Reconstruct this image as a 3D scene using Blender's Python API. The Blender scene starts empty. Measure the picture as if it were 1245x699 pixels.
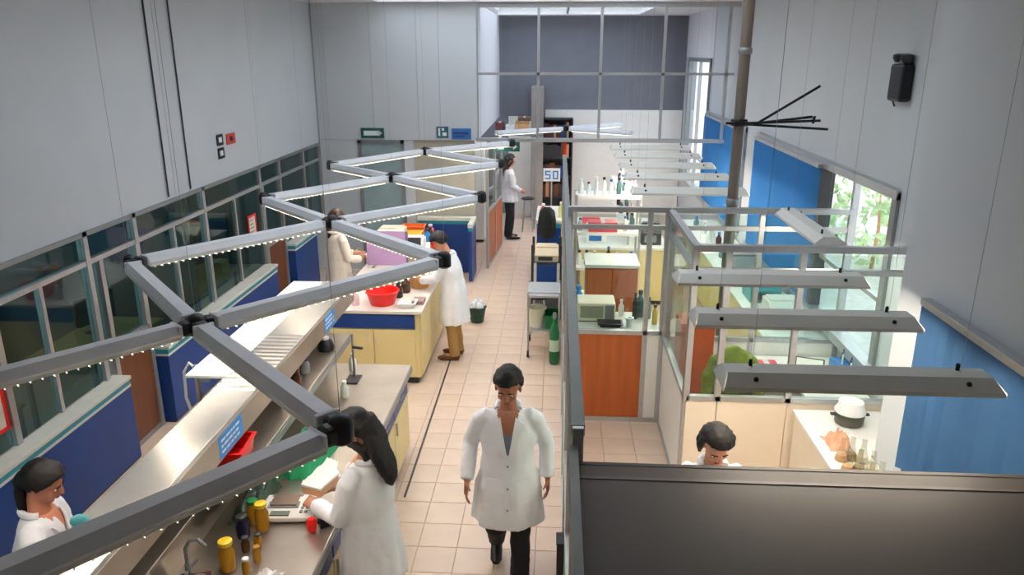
import bpy, bmesh, math, random
from mathutils import Vector, Matrix, noise
from mathutils.bvhtree import BVHTree
random.seed(7)
SC = bpy.context.scene
COL = SC.collection
R = math.radians
PI = math.pi

# ------------------------------------------------------------------ camera, world, exposure
cam = bpy.data.cameras.new('camera')
cam.sensor_width = 36.0
cam.lens = 925.0 / 1245.0 * 36.0
cam.clip_start = 0.05
camo = bpy.data.objects.new('camera', cam)
camo.location = (0, 0, 3.75)
camo.rotation_euler = (R(90 - 17.27), 0, R(3.4))
COL.objects.link(camo)
SC.camera = camo

w = bpy.data.worlds.new('sky')
SC.world = w
w.use_nodes = True
nt = w.node_tree
bg = nt.nodes['Background']
tc = nt.nodes.new('ShaderNodeTexCoord')
sx = nt.nodes.new('ShaderNodeSeparateXYZ')
rp = nt.nodes.new('ShaderNodeValToRGB')
rp.color_ramp.elements[0].position = 0.42
rp.color_ramp.elements[0].color = (0.97, 0.97, 0.94, 1)
rp.color_ramp.elements[1].position = 0.75
rp.color_ramp.elements[1].color = (0.90, 0.94, 1.0, 1)
mr = nt.nodes.new('ShaderNodeMapRange')
mr.inputs[1].default_value = -1
nt.links.new(tc.outputs['Generated'], sx.inputs[0])
nt.links.new(sx.outputs[2], mr.inputs[0])
nt.links.new(mr.outputs[0], rp.inputs[0])
nt.links.new(rp.outputs[0], bg.inputs[0])
bg.inputs[1].default_value = 2.0

SC.view_settings.view_transform = 'Standard'
SC.view_settings.look = 'None'
SC.view_settings.gamma = 1
SC.view_settings.exposure = 0.42
SC.cycles.use_denoising = True
SC.cycles.max_bounces = 8
SC.cycles.transparent_max_bounces = 16
TUBE_POWER = 40.0      # emission of the fluorescent tubes
TUBE_COLOR = (1.0, 0.87, 0.73)

# ------------------------------------------------------------------ helpers
MATS = {}
def srgb(c):
    return tuple((x / 12.92 if x <= 0.04045 else ((x + 0.055) / 1.055) ** 2.4) for x in [v / 255.0 for v in c])

def mat(name, rgb, rough=0.5, metal=0.0, var=0.06, scale=6.0, bump=0.0, bscale=None, stretch=None, spec=0.5, emit=None):
    if name in MATS:
        return MATS[name]
    m = bpy.data.materials.new(name)
    m.use_nodes = True
    n = m.node_tree
    b = n.nodes['Principled BSDF']
    c = srgb(rgb)
    t = n.nodes.new('ShaderNodeTexCoord')
    mp = n.nodes.new('ShaderNodeMapping')
    if stretch: mp.inputs['Scale'].default_value = stretch
    ns = n.nodes.new('ShaderNodeTexNoise')
    ns.inputs['Scale'].default_value = scale
    ns.inputs['Detail'].default_value = 4
    n.links.new(t.outputs['Object'], mp.inputs[0])
    n.links.new(mp.outputs[0], ns.inputs['Vector'])
    r = n.nodes.new('ShaderNodeValToRGB')
    r.color_ramp.elements[0].position = 0.3
    r.color_ramp.elements[1].position = 0.7
    r.color_ramp.elements[0].color = (*[max(0, x * (1 - var)) for x in c], 1)
    r.color_ramp.elements[1].color = (*[min(1, x * (1 + var)) for x in c], 1)
    n.links.new(ns.outputs['Fac'], r.inputs[0])
    n.links.new(r.outputs[0], b.inputs['Base Color'])
    b.inputs['Roughness'].default_value = rough
    b.inputs['Metallic'].default_value = metal
    b.inputs['Specular IOR Level'].default_value = spec
    if bump:
        bn = n.nodes.new('ShaderNodeBump')
        bn.inputs['Strength'].default_value = bump
        bn.inputs['Distance'].default_value = 0.01
        n2 = n.nodes.new('ShaderNodeTexNoise')
        n2.inputs['Scale'].default_value = bscale or scale * 4
        n.links.new(mp.outputs[0], n2.inputs['Vector'])
        n.links.new(n2.outputs['Fac'], bn.inputs['Height'])
        n.links.new(bn.outputs[0], b.inputs['Normal'])
    if emit:
        b.inputs['Emission Color'].default_value = (*emit[0], 1)
        b.inputs['Emission Strength'].default_value = emit[1]
    MATS[name] = m
    return m

def glassmat(name, tint, refl=0.10, rough=0.02):
    if name in MATS: return MATS[name]
    m = bpy.data.materials.new(name)
    m.use_nodes = True
    n = m.node_tree
    n.nodes.clear()
    out = n.nodes.new('ShaderNodeOutputMaterial')
    tr = n.nodes.new('ShaderNodeBsdfTransparent')
    tr.inputs[0].default_value = (*tint, 1)
    gl = n.nodes.new('ShaderNodeBsdfGlossy')
    gl.inputs['Roughness'].default_value = rough
    fr = n.nodes.new('ShaderNodeLayerWeight')
    fr.inputs[0].default_value = 0.5
    pw = n.nodes.new('ShaderNodeMath'); pw.operation = 'POWER'; pw.inputs[1].default_value = 4.0
    n.links.new(fr.outputs['Facing'], pw.inputs[0])
    ad = n.nodes.new('ShaderNodeMath')
    ad.operation = 'MULTIPLY_ADD'
    ad.inputs[1].default_value = 0.6
    ad.inputs[2].default_value = refl / 2
    ad.use_clamp = True
    mx = n.nodes.new('ShaderNodeMixShader')
    n.links.new(pw.outputs[0], ad.inputs[0])
    n.links.new(ad.outputs[0], mx.inputs[0])
    n.links.new(tr.outputs[0], mx.inputs[1])
    n.links.new(gl.outputs[0], mx.inputs[2])
    n.links.new(mx.outputs[0], out.inputs[0])
    MATS[name] = m
    return m

class MB:
    def __init__(s): s.v = []; s.f = []
    def add(s, vs, fs):
        o = len(s.v); s.v += [tuple(v) for v in vs]; s.f += [tuple(i + o for i in f) for f in fs]; return s
    def box(s, x0, x1, y0, y1, z0, z1):
        return s.add([(x0,y0,z0),(x1,y0,z0),(x1,y1,z0),(x0,y1,z0),(x0,y0,z1),(x1,y0,z1),(x1,y1,z1),(x0,y1,z1)],
                     [(0,3,2,1),(4,5,6,7),(0,1,5,4),(1,2,6,5),(2,3,7,6),(3,0,4,7)])
    def cbox(s, cx, cy, cz, dx, dy, dz):
        return s.box(cx-dx/2, cx+dx/2, cy-dy/2, cy+dy/2, cz-dz/2, cz+dz/2)
    def bar(s, p0, p1, w, h=None, upv=(0,0,1)):
        p0, p1 = Vector(p0), Vector(p1); h = h or w
        d = (p1-p0).normalized(); u = Vector(upv)
        if abs(d.dot(u)) > .98: u = Vector((0,1,0))
        a = d.cross(u).normalized()*w/2; b = a.cross(d).normalized()*h/2
        vs = [p+q for p in (p0,p1) for q in (-a-b, a-b, a+b, -a+b)]
        return s.add(vs, [(0,1,2,3),(7,6,5,4),(0,4,5,1),(1,5,6,2),(2,6,7,3),(3,7,4,0)])
    def rings(s, rings, cap=True):
        n = len(rings[0]); vs = [p for r in rings for p in r]; fs = []
        for i in range(len(rings)-1):
            for j in range(n):
                a = i*n+j; b = i*n+(j+1)%n
                fs.append((a, b, b+n, a+n))
        if cap:
            fs.append(tuple(range(n))[::-1]); fs.append(tuple((len(rings)-1)*n+j for j in range(n)))
        return s.add(vs, fs)
    def tube(s, pts, rad, n=8, side=None, flat=1.0, fold=None, nf=7):
        pts = [Vector(p) for p in pts]
        if not isinstance(rad, (list, tuple)): rad = [rad]*len(pts)
        rs = []; ref = Vector(side) if side else None
        for i, p in enumerate(pts):
            d = (pts[min(i+1, len(pts)-1)]-pts[max(i-1, 0)]).normalized()
            if ref is None: ref = Vector((1,0,0)) if abs(d.x) < .8 else Vector((0,1,0))
            a = (ref-d*ref.dot(d)).normalized(); b = d.cross(a); ref = a if side is None else ref
            r = rad[i]; ra, rb = (r if isinstance(r, (list, tuple)) else (r, r*flat))
            fa = fold[i] if fold else 0
            q = [1+fa*math.sin(nf*2*PI*k/n+1.3)+.6*fa*math.sin((nf*2-3)*2*PI*k/n) for k in range(n)]
            rs.append([p+a*ra*q[k]*math.cos(2*PI*k/n)+b*rb*q[k]*math.sin(2*PI*k/n) for k in range(n)])
        return s.rings(rs)
    def cyl(s, p0, p1, r0, r1=None, n=14): return s.tube([p0,p1], [r0, r1 if r1 is not None else r0], n)
    def lathe(s, prof, c=(0,0,0), n=16):
        return s.rings([[(c[0]+r*math.cos(2*PI*k/n), c[1]+r*math.sin(2*PI*k/n), c[2]+z) for k in range(n)] for r, z in prof])
    def ell(s, c, r, n=14, m=9, rot=None):
        c = Vector(c); rs = []
        for i in range(m):
            t = PI*(i+.35)/(m-.3) if False else PI*(0.04+0.92*i/(m-1))
            rs.append([Vector((r[0]*math.sin(t)*math.cos(2*PI*k/n), r[1]*math.sin(t)*math.sin(2*PI*k/n), -r[2]*math.cos(t))) for k in range(n)])
        if rot is not None: rs = [[rot @ p for p in q] for q in rs]
        return s.rings([[c+p for p in q] for q in rs])
    def prism(s, poly, y0, y1):       # poly in (x,z), extruded along y
        n = len(poly); vs = [(x,y0,z) for x,z in poly]+[(x,y1,z) for x,z in poly]
        return s.add(vs, [tuple(range(n)), tuple(range(2*n-1, n-1, -1))]+[(i, i+n, (i+1)%n+n, (i+1)%n) for i in range(n)])
    def prismx(s, poly, x0, x1):      # poly in (y,z), extruded along x
        n = len(poly); vs = [(x0,y,z) for y,z in poly]+[(x1,y,z) for y,z in poly]
        return s.add(vs, [tuple(range(n))[::-1], tuple(range(n, 2*n))]+[(i, (i+1)%n, (i+1)%n+n, i+n) for i in range(n)])
    def mesh(s, name):
        me = bpy.data.meshes.new(name); me.from_pydata(s.v, [], s.f)
        bm = bmesh.new(); bm.from_mesh(me); bmesh.ops.recalc_face_normals(bm, faces=bm.faces); bm.to_mesh(me); bm.free()
        return me

def obj(name, mb, m, parent=None, smooth=False, bev=0, loc=(0,0,0), kind=None, label=None):
    me = mb.mesh(name) if isinstance(mb, MB) else mb
    if m is not None and not me.materials: me.materials.append(m)
    if smooth:
        me.polygons.foreach_set('use_smooth', [True]*len(me.polygons)); me.set_sharp_from_angle(angle=R(42))
    o = bpy.data.objects.new(name, me); COL.objects.link(o); o.location = loc
    if parent is not None: o.parent = parent
    if bev:
        b = o.modifiers.new('edge', 'BEVEL'); b.width = bev; b.segments = 2; b.limit_method = 'ANGLE'
    if kind: o['kind'] = kind
    if label: o['label'] = label
    return o
def thing(name, label, cat, loc=(0,0,0), rz=0, group=None):
    o = bpy.data.objects.new(name, None); COL.objects.link(o); o.empty_display_size = .1
    o.location = loc; o.rotation_euler = (0,0,rz); o['label'] = label; o['category'] = cat
    if group: o['group'] = group
    return o
def solo(name, mb, m, label, cat, loc=(0,0,0), rz=0, group=None, smooth=False, bev=0):
    o = obj(name, mb, m, None, smooth, bev, loc); o.rotation_euler = (0,0,rz); o['label'] = label; o['category'] = cat
    if group: o['group'] = group
    return o
def struct(name, mb, m, parent=None, bev=0):
    o = obj(name, mb, m, parent, bev=bev)
    if parent is None: o['kind'] = 'structure'
    return o
def sroot(name, loc=(0,0,0)):
    o = bpy.data.objects.new(name, None); COL.objects.link(o); o.location = loc; o['kind'] = 'structure'; return o
def kids(o): return [c for c in ALLKIDS.get(o.name, [])]
def dup(root, loc, rz=0, label=None, group=None):
    def cp(o, par):
        c = o.copy(); COL.objects.link(c); c.parent = par
        for ch in o.children: cp(ch, c)
        return c
    r = cp(root, None); r.location = loc; r.rotation_euler = (0,0,rz)
    if label: r['label'] = label
    if group: r['group'] = group
    return r
def bake(o):
    dg = bpy.context.evaluated_depsgraph_get(); dg.update()
    me = bpy.data.meshes.new_from_object(o.evaluated_get(dg)); me.name = o.name
    o.modifiers.clear(); o.data = me
    me.polygons.foreach_set('use_smooth', [True]*len(me.polygons))
    return me

# ------------------------------------------------------------------ materials
M_wall = mat('painted_wall', (198,205,211), .65, var=.03, scale=1.2, bump=.04)
M_wallw = mat('white_wall', (226,228,236), .6, var=.02, scale=1.0)
M_ceil = mat('ceiling_paint', (225,225,228), .8, var=.02)
M_tile = mat('cream_tile', (216,194,176), .25, var=.06, scale=3.0, bump=.03)
M_grout = mat('grout', (186,166,149), .8)
M_alu = mat('aluminium', (190,192,194), .38, .75, var=.04, scale=20)
M_alud = mat('brushed_aluminium_dull', (150,153,155), .45, .6, var=.05, scale=20)
M_steel = mat('stainless_steel', (214,210,204), .27, .92, var=.05, scale=3, stretch=(1,.15,1), bump=.03, bscale=60)
M_steelw = mat('worn_steel', (176,166,154), .33, .9, var=.10, scale=4, bump=.05, bscale=30)
M_navy = mat('navy_laminate', (4,56,128), .42, var=.08, scale=3)
M_teal = mat('teal_stripe', (40,140,160), .4)
M_cap = mat('ledge_laminate', (214,214,206), .45, var=.04)
M_white = mat('white_laminate', (240,238,234), .4, var=.02)
M_cream = mat('cream_laminate', (226,206,150), .45, var=.05, scale=2)
M_ivory = mat('ivory_panel', (240,226,206), .5, var=.02)
M_black = mat('black_plastic', (18,18,22), .4)
M_dark = mat('dark_grey', (50,50,54), .5)
M_grey = mat('grey_plastic', (128,130,134), .5)
M_lamp = mat('lamp_enamel', (220,221,214), .45, .1, var=.03)
M_lampd = mat('lamp_body_grey', (224,227,232), .45, .1, var=.04)
M_tube = mat('lit_tube', (255,250,240), .4, emit=(TUBE_COLOR, TUBE_POWER))
M_brown = mat('brown_wood', (104,58,32), .5, var=.15, scale=2.5, stretch=(6,6,.6))
M_orange = mat('orange_wood', (176,88,36), .42, var=.14, scale=2.5, stretch=(7,7,.5))
M_roofd = mat('dark_brown_panel', (80,72,66), .62, var=.12, scale=1.2)
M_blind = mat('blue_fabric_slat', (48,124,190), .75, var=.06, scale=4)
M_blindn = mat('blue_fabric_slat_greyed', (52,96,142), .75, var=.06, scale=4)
M_red = mat('red_plastic', (226,24,20), .35)
M_redp = mat('pinkish_red_plastic', (214,70,86), .4)
M_green = mat('green_cloth', (22,140,92), .8, var=.12, bump=.2)
M_greenp = mat('green_plastic', (20,120,62), .35)
M_lime = mat('lime_fabric', (106,122,34), .85, var=.15, bump=.2)
M_yellow = mat('yellow_cap', (232,196,34), .4)
M_amber = mat('amber_liquid', (168,120,24), .2)
M_blue = mat('bright_blue_vinyl', (42,140,220), .4)
M_bluep = mat('blue_plastic', (20,110,180), .35)
M_signg = mat('sign_green', (18,92,82), .5)
M_signb = mat('sign_blue', (40,108,178), .5)
M_signw = mat('sign_white', (235,238,240), .5)
M_lilac = mat('lilac_board', (186,150,196), .6)
M_tan = mat('tan_cardboard', (186,150,104), .8, var=.08)
M_bottleb = mat('brown_glass', (74,38,16), .12)
M_skin = mat('skin', (192,136,108), .5, var=.05, scale=9)
M_skin2 = mat('skin_tanned', (166,108,82), .5, var=.05, scale=9)
M_hair = mat('black_hair', (16,11,11), .62, var=.4, scale=40, stretch=(1,1,.2))
M_hairb = mat('brown_hair', (70,46,30), .5, var=.35, scale=40, stretch=(1,1,.2))
M_coat = mat('lab_coat_cotton', (244,245,252), .85, var=.03, scale=5, bump=.25, bscale=14)
M_coatw = mat('lab_coat_cream', (238,228,214), .85, var=.03, scale=5, bump=.25, bscale=14)
M_trous = mat('black_trousers', (22,22,28), .8)
M_khaki = mat('khaki_trousers', (170,132,78), .8, var=.06)
M_shirt = mat('grey_blue_shirt', (120,130,150), .8)
M_shoe = mat('black_shoe', (16,14,14), .35)
M_lip = mat('lips', (150,74,66), .5)
M_eyew = mat('eye_white', (230,226,220), .3)
M_paper = mat('paper', (238,236,230), .7)
M_kraft = mat('tray_tan', (206,160,120), .7)
M_leaf = mat('leaf_green', (176,206,150), .7, var=.3, scale=3)
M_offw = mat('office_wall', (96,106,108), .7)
M_frost = mat('frosted_pane', (150,172,176), .25)
M_wire = mat('wire_grey', (150,152,156), .5)
M_pipe = mat('brown_pipe', (124,112,100), .5, var=.05)
G_clear = glassmat('clear_glass', (.95,.965,.98), .02)
G_win = glassmat('window_glass', (.52,.72,.74), .06)
G_lab = glassmat('lab_glass', (.85,.92,.9), .10)

# ------------------------------------------------------------------ the setting
fl = struct('floor', MB().box(-7.2, 3.0, -2, 18.1, -.12, -.007), M_grout)
TP = .31
tile_me = None
tm = MB(); h = TP/2-.0015
tm.add([(-h,-h,-.007),(h,-h,-.007),(h,h,-.007),(-h,h,-.007),(-h+.003,-h+.003,0),(h-.003,-h+.003,0),(h-.003,h-.003,0),(-h+.003,h-.003,0)],
       [(4,5,6,7),(0,1,5,4),(1,2,6,5),(2,3,7,6),(3,0,4,7)])
tile_me = tm.mesh('tile'); tile_me.materials.append(M_tile)
rest = MB(); nt_ = 0
for i in range(-13, 13):
    for j in range(0, 52):
        x = -1.36+TP*(i+.5); y = 2.0+TP*(j+.5)
        if x-h > 2.85 or x+h < -4.12: continue
        aisle = -1.4 < x < .08 and 4.0 < y < 16.8
        hall = .2 < x < 1.1 and 5.8 < y < 7.4
        nook = -4.0 < x < -3.0 and 5.6 < y < 7.6
        if (aisle or hall or nook) and nt_ < 298:
            o = bpy.data.objects.new('tile', tile_me); COL.objects.link(o); o.parent = fl; o.location = (x, y, 0); nt_ += 1
        else:
            rest.add([(a+x, b+y, c) for a, b, c in tm.v], tm.f)
obj('tile_field', rest, M_tile, fl, kind='stuff')

ce = struct('ceiling', MB().box(-4.3, 3.1, -2.0, 5.0, 4.5, 4.6), M_ceil)
for y0, y1 in ((6.0, 6.6), (8.0, 9.0), (10.4, 11.4), (12.8, 13.7), (17.5, 18.2)):
    obj('ceiling_panel', MB().box(-2.9, 1.7, y0, y1, 4.5, 4.6), M_ceil, ce)
obj('ceiling_panel', MB().box(-4.3, -2.9, 5.0, 18.2, 4.5, 4.6), M_ceil, ce); obj('ceiling_panel', MB().box(1.7, 3.1, 5.0, 18.2, 4.5, 4.6), M_ceil, ce)
sk = sroot('window_roof', (0, 0, 4.55))  # skylight strips added to light the upper walls from above
for y0, y1 in ((5.0, 6.0), (6.6, 8.0), (9.0, 10.4), (11.4, 12.8), (13.7, 17.5)):
    obj('pane', MB().box(-2.88, 1.68, y0+.02, y1-.02, .0, .006), G_clear, sk)
    for x in (-1.37, .16): obj('glazing_bar', MB().box(x-.02, x+.02, y0, y1, -.03, .04), M_alu, sk)

struct('wall_front', MB().box(-4.3, 3.1, -2.1, -2.0, 0, 4.5), M_wall)
# left wall: plaster panels above the interior windows
wl = struct('wall_left', MB().box(-4.30, -4.125, -2, 13.2, 2.25, 4.5), M_wall)
for a, b in ((-2, 2.6), (2.6, 5.2), (5.2, 7.9), (7.9, 10.4), (10.4, 12.1), (12.1, 13.0)):
    obj('wall_panel', MB().box(-4.125, -4.1, a+.004, b-.004, 2.25, 4.5), M_wall, wl)
# two pairs of surface conduits are seen on it
for y in (7.72, 8.22):
    solo('wall_conduit', MB().cyl((-4.085, y, 2.28), (-4.085, y, 4.49), .009, n=8), M_dark,
         'thin dark conduit running up the left wall, %s of the pair' % ('nearer' if y < 8 else 'farther'), 'conduit', smooth=True, group='conduits on the left wall')
wb = struct('wall_back', MB().box(-4.3, -1.36, 13.0, 13.15, 2.3, 4.5), M_wall)
obj('wall_panel', MB().box(-4.3, -3.42, 13.0, 13.12, 0, 2.296), M_wall, wb)
obj('wall_panel', MB().box(-2.62, -2.46, 13.0, 13.12, 0, 2.296), M_wall, wb)
obj('wall_panel', MB().box(-2.46, -1.42, 13.03, 13.12, 0, 2.296), mat('olive_grey_panel', (176,172,158), .6), wb)
for k, x in enumerate((-3.9, -3.12, -2.35)):
    obj('seam_strip', MB().box(x-.006, x+.006, 12.994, 13.0, 2.3, 4.5), mat('seam_grey', (186,187,194), .6), wb)
d = sroot('door_2', (-3.02, 13.0, 0))
obj('door_frame', MB().box(-.40,-.34,-.02,.06,0,2.3).box(.34,.40,-.02,.06,0,2.3).box(-.40,.40,-.02,.06,2.24,2.3).box(-.34,.34,-.02,.05,1.98,2.03), M_alud, d)
obj('door_leaf', MB().box(-.34,.34,0,.04,0,1.0), mat('pale_teal_leaf', (150,172,178), .5), d)
obj('pane', MB().box(-.34,.34,.01,.02,1.0,1.98), M_frost, d); obj('pane', MB().box(-.34,.34,.01,.02,2.03,2.24), M_frost, d)
# right walls
wr = struct('wall_right', MB().box(2.86, 3.02, 5.0, 18.1, 0, .98), M_wall)
obj('wall_panel', MB().box(2.86, 3.02, 5.0, 15.02, 2.66, 4.5), M_wall, wr); obj('wall_panel', MB().box(2.86, 3.02, 15.02, 18.1, 3.62, 4.5), M_wallw, wr)
obj('wall_panel', MB().box(2.86, 3.02, 5.0, 6.45, .98, 2.66), M_wall, wr)
obj('wall_panel', MB().box(2.86, 3.02, 11.15, 11.85, .98, 2.66), M_wall, wr)
obj('wall_panel', MB().box(2.86, 3.02, 17.56, 18.1, .98, 3.62), M_wall, wr)
obj('wall_panel', MB().box(-4.3, -4.125, -2, 1.9, 0, 2.25), M_wall, wl)
wn = struct('wall_right_near', MB().box(2.35, 3.02, -2, 5.1, 0, 4.5), M_wall)
# far end
wf = struct('wall_far', MB().box(-4.3, 3.1, 18.1, 18.25, 0, 4.5), mat('far_wall_grey', (118,121,132), .7))
obj('wall_panel', MB().box(-1.36, -1.42, 13.15, 18.1, 2.3, 4.5), M_wallw, wf)
obj('wall_panel', MB().box(-2.9, -1.36, 13.15, 13.2, 2.28, 2.32), M_wallw, wf)
obj('wall_panel', MB().box(-4.3, -2.9, 14.6, 14.7, 0, 2.3), M_offw, wf); obj('wall_panel', MB().box(-4.3, -2.9, 13.15, 14.7, 2.3, 2.36), M_offw, wf); obj('wall_panel', MB().box(-4.35, -4.3, 13.12, 14.7, 0, 2.3), M_offw, wf)
struct('wall_far_left', MB().box(-2.9, -2.8, 13.15, 18.1, 0, 2.3), M_wallw)
obj('wall_panel', MB().box(-1.15, -.55, 18.02, 18.1, 0, 2.3), M_white, wf)
obj('wall_panel', MB().box(-.30, 2.84, 18.02, 18.1, 0, 2.45), M_white, wf)  # white panel added over the grey wall, for the brightly lit shelves there
struct('pillar', MB().box(-.60, -.33, 17.3, 18.1, 0, 3.0), mat('pillar_paint', (150,146,140), .6), bev=.01)

# upper glass wall across the hall
gw = sroot('window_upper', (0, 13.05, 0))
xs = (-1.36, -.34, .68, 1.70, 2.72)
for x in xs: obj('mullion', MB().box(x-.022, x+.022, -.03, .03, 2.34, 4.46), M_alu, gw)
obj('transom', MB().box(-1.34, 2.84, -.03, .03, 3.37, 3.41), M_alu, gw)
obj('head_rail', MB().box(-1.38, 2.86, -.04, .04, 4.42, 4.5), M_alu, gw)
obj('sill_rail', MB().box(-1.38, 2.86, -.05, .05, 2.28, 2.34), M_alu, gw)
for i in range(4):
    for z0, z1 in ((2.34, 3.37), (3.41, 4.42)):
        obj('pane', MB().box(xs[i]+.022, xs[i+1]-.022, -.004, .004, z0, z1), G_clear, gw)

# left interior windows
lw = sroot('window_1', (-4.1, 0, 0))
ys = (1.9, 3.4, 5.0, 6.2, 7.0, 8.5, 10.22, 11.0, 12.1, 12.95)
for y in ys: obj('mullion', MB().box(-.05, .02, y-.03, y+.03, .86, 2.25), M_alu, lw)
for y in (4.2, 5.55, 7.75, 9.35): obj('mullion', MB().box(-.04, .01, y-.02, y+.02, .86, 1.96), M_alu, lw)
obj('transom', MB().box(-.045, .015, 1.9, 12.95, 1.955, 2.0), M_alu, lw)
obj('head_rail', MB().box(-.05, .02, 1.9, 12.95, 2.21, 2.25), M_alud, lw)
for i in range(len(ys)-1):
    for z0, z1 in ((.87, 1.955), (2.0, 2.21)):
        if i in (3, 6) and z0 < 1: z0 = 1.12
        obj('pane', MB().box(-.02, -.014, ys[i]+.03, ys[i+1]-.03, z0, z1), G_win, lw)
for n, (a, b) in enumerate(((6.36, 6.97), (10.26, 10.97))):
    d = sroot('door_%d' % (3+n), (-4.1, 0, 0))
    obj('door_panel', MB().box(-.03, .01, a+.03, b-.03, .03, 1.08), M_brown, d, bev=.004)
    obj('door_frame', MB().box(-.05, .03, a-.03, a+.03, 0, 1.96).box(-.05, .03, b-.03, b+.03, 0, 1.96).box(-.05, .03, a, b, 1.08, 1.13), M_alu, d)
    obj('kick_rail', MB().box(-.05, .02, a, b, 0, .05), M_alud, d)
lab = ('beside the seated woman', 'behind the steel shelf', 'in the far left corner')
for n, (a, b, zt) in enumerate(((1.9, 6.32, .86), (7.04, 10.22, .86), (11.02, 12.1, .95))):
    t = thing('low_partition', 'navy low partition with teal stripe and pale ledge below the left windows, '+lab[n], 'partition', (-4.04, (a+b)/2, 0), group='navy low partitions under the windows')
    L = (b-a)/2
    obj('panel', MB().box(-.06, .08, -L, L, .02, zt-.11), M_navy, t, bev=.004)
    obj('lower_stripe', MB().box(-.06, .085, -L, L, zt-.11, zt-.085), M_cap, t)
    obj('stripe', MB().box(-.06, .084, -L, L, zt-.085, zt-.035), M_teal, t)
    obj('ledge', MB().box(-.075, .10, -L, L, zt-.035, zt), M_cap, t, bev=.004)
    obj('plinth', MB().box(-.05, .07, -L, L, 0, .02), M_dark, t)

# offices seen through the left windows
struct('wall_office', MB().box(-7.3, -7.2, .5, 13.2, 0, 2.6), M_offw)
struct('wall_office_end', MB().box(-7.3, -4.3, 13.2, 13.3, 0, 2.6), M_offw)
struct('wall_office_middle', MB().box(-7.2, -4.3, 8.46, 8.54, 0, 2.25), M_offw)
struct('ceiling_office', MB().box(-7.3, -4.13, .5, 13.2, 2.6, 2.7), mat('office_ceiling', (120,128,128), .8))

# right window wall
def side_window(n, y0, y1, z0, z1, muls):
    r = sroot('window_%d' % n, (2.86, 0, 0))
    for y in (y0, y1): obj('frame_post', MB().box(-.03, .06, y-.05, y+.05, z0, z1), M_alud, r)
    for y in muls: obj('mullion', MB().box(-.01, .05, y-.025, y+.025, z0+.06, z1-.06), M_alu, r)
    obj('head_rail', MB().box(-.04, .06, y0-.05, y1+.05, z1-.06, z1+.02), M_alu, r)
    obj('sill', MB().box(-.10, .06, y0-.05, y1+.05, z0-.04, z0+.05), M_alu, r)
    obj('transom', MB().box(-.01, .05, y0, y1, 1.62, 1.66), M_alu, r)
    e = [y0] + list(muls) + [y1]
    for i in range(len(e)-1):
        obj('pane', MB().box(.02, .026, e[i]+.02, e[i+1]-.02, z0+.05, 1.62), G_clear, r)
        obj('pane', MB().box(.02, .026, e[i]+.02, e[i+1]-.02, 1.66, z1-.06), G_clear, r)
side_window(2, 6.5, 11.1, 1.02, 2.62, (7.45, 9.6))
obj('frame_post', MB().box(-.06, .06, 8.17, 8.27, 1.06, 2.56), M_dark, bpy.data.objects['window_2'])
side_window(3, 11.9, 14.95, 1.02, 2.64, (13.4,))
side_window(4, 15.1, 17.5, 1.02, 3.6, (16.3,))

def blind(label, x, y0, y1, z0, z1, m, group):
    t = thing('vertical_blind', label, 'blind', (x, y0, 0), group=group)
    obj('head_rail', MB().box(-.035, .03, -.02, y1-y0+.02, z1, z1+.045), M_alu, t, bev=.004)
    n = int((y1-y0)/.088); first = None
    s = MB(); s.box(-.0015, .0015, -.046, .046, z0, z1)
    for i in range(n):
        if first is None: o = first = obj('slat', s, m, t)
        else:
            o = first.copy(); COL.objects.link(o); o.parent = t
        o.location = (-.004, (i+.5)*(y1-y0)/n, 0); o.rotation_euler = (0, 0, R(50+random.uniform(-6, 6)))
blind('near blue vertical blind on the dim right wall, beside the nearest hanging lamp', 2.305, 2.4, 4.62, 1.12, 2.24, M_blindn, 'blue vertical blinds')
blind('blue vertical blind drawn over the far half of the right window', 2.80, 8.3, 11.02, 1.02, 2.56, M_blind, 'blue vertical blinds')
blind('far blue vertical blind behind the brown ceiling pipe', 2.80, 11.95, 14.9, 1.02, 2.58, M_blind, 'blue vertical blinds')

# aluminium and glass partitions
def partition(name, label, p0, p1, zt, zp, panelm, muls, rails=(), panels=None, post0=0, railm=None):
    p0, p1 = Vector((*p0, 0)), Vector((*p1, 0)); L = (p1-p0).length
    t = thing(name, label, 'partition', p0, math.atan2(p1.y-p0.y, p1.x-p0.x))
    e = [0] + list(muls) + [L]
    for x in e: obj('post', MB().box(x-.025, x+.025, -.025, .025, post0, zt), M_alu, t, bev=.003)
    obj('top_rail', MB().box(0, L, -.03, .03, zt-.05, zt+.003), railm or M_alu, t, bev=.003)
    for z in rails: obj('rail', MB().box(0, L, -.022, .022, z-.022, z+.022), M_alu, t)
    obj('rail', MB().box(0, L, -.025, .025, zp-.02, zp+.025), M_alu, t)
    obj('rail', MB().box(0, L, -.022, .022, 0, .05), M_alu, t)
    for i in range(len(e)-1):
        pm = panels[i] if panels else panelm
        g_ = .004 if post0 else .025
        obj('panel', MB().box(e[i]+g_, e[i+1]-g_, -.012, .012, .05, zp-.02), pm, t)
        zz = [zp+.025] + [r for r in rails if r > zp] + [zt-.05]
        for k in range(len(zz)-1):
            obj('pane', MB().box(e[i]+.025, e[i+1]-.025, -.003, .003, zz[k]+(.022 if k else 0), zz[k+1]-.022), G_lab, t)
    return t
partition('glass_partition', 'long aluminium and glass partition along the right side of the aisle', (.11, 2.98), (.11, 12.0), 2.2, .95, M_white, (1.0, 1.99, 3.2, 4.40, 5.6, 6.8, 8.0), railm=mat('dull_rail', (122,126,122), .5, .3))  # rail colour darkened to paint in the shade of the unlit near end
partition('glass_partition', 'aluminium partition with orange door panel across the small side hall', (.14, 7.36), (1.09, 7.36), 2.30, 1.0, M_orange, (.78,), (2.10,), panels=(M_orange, M_white))
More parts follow.
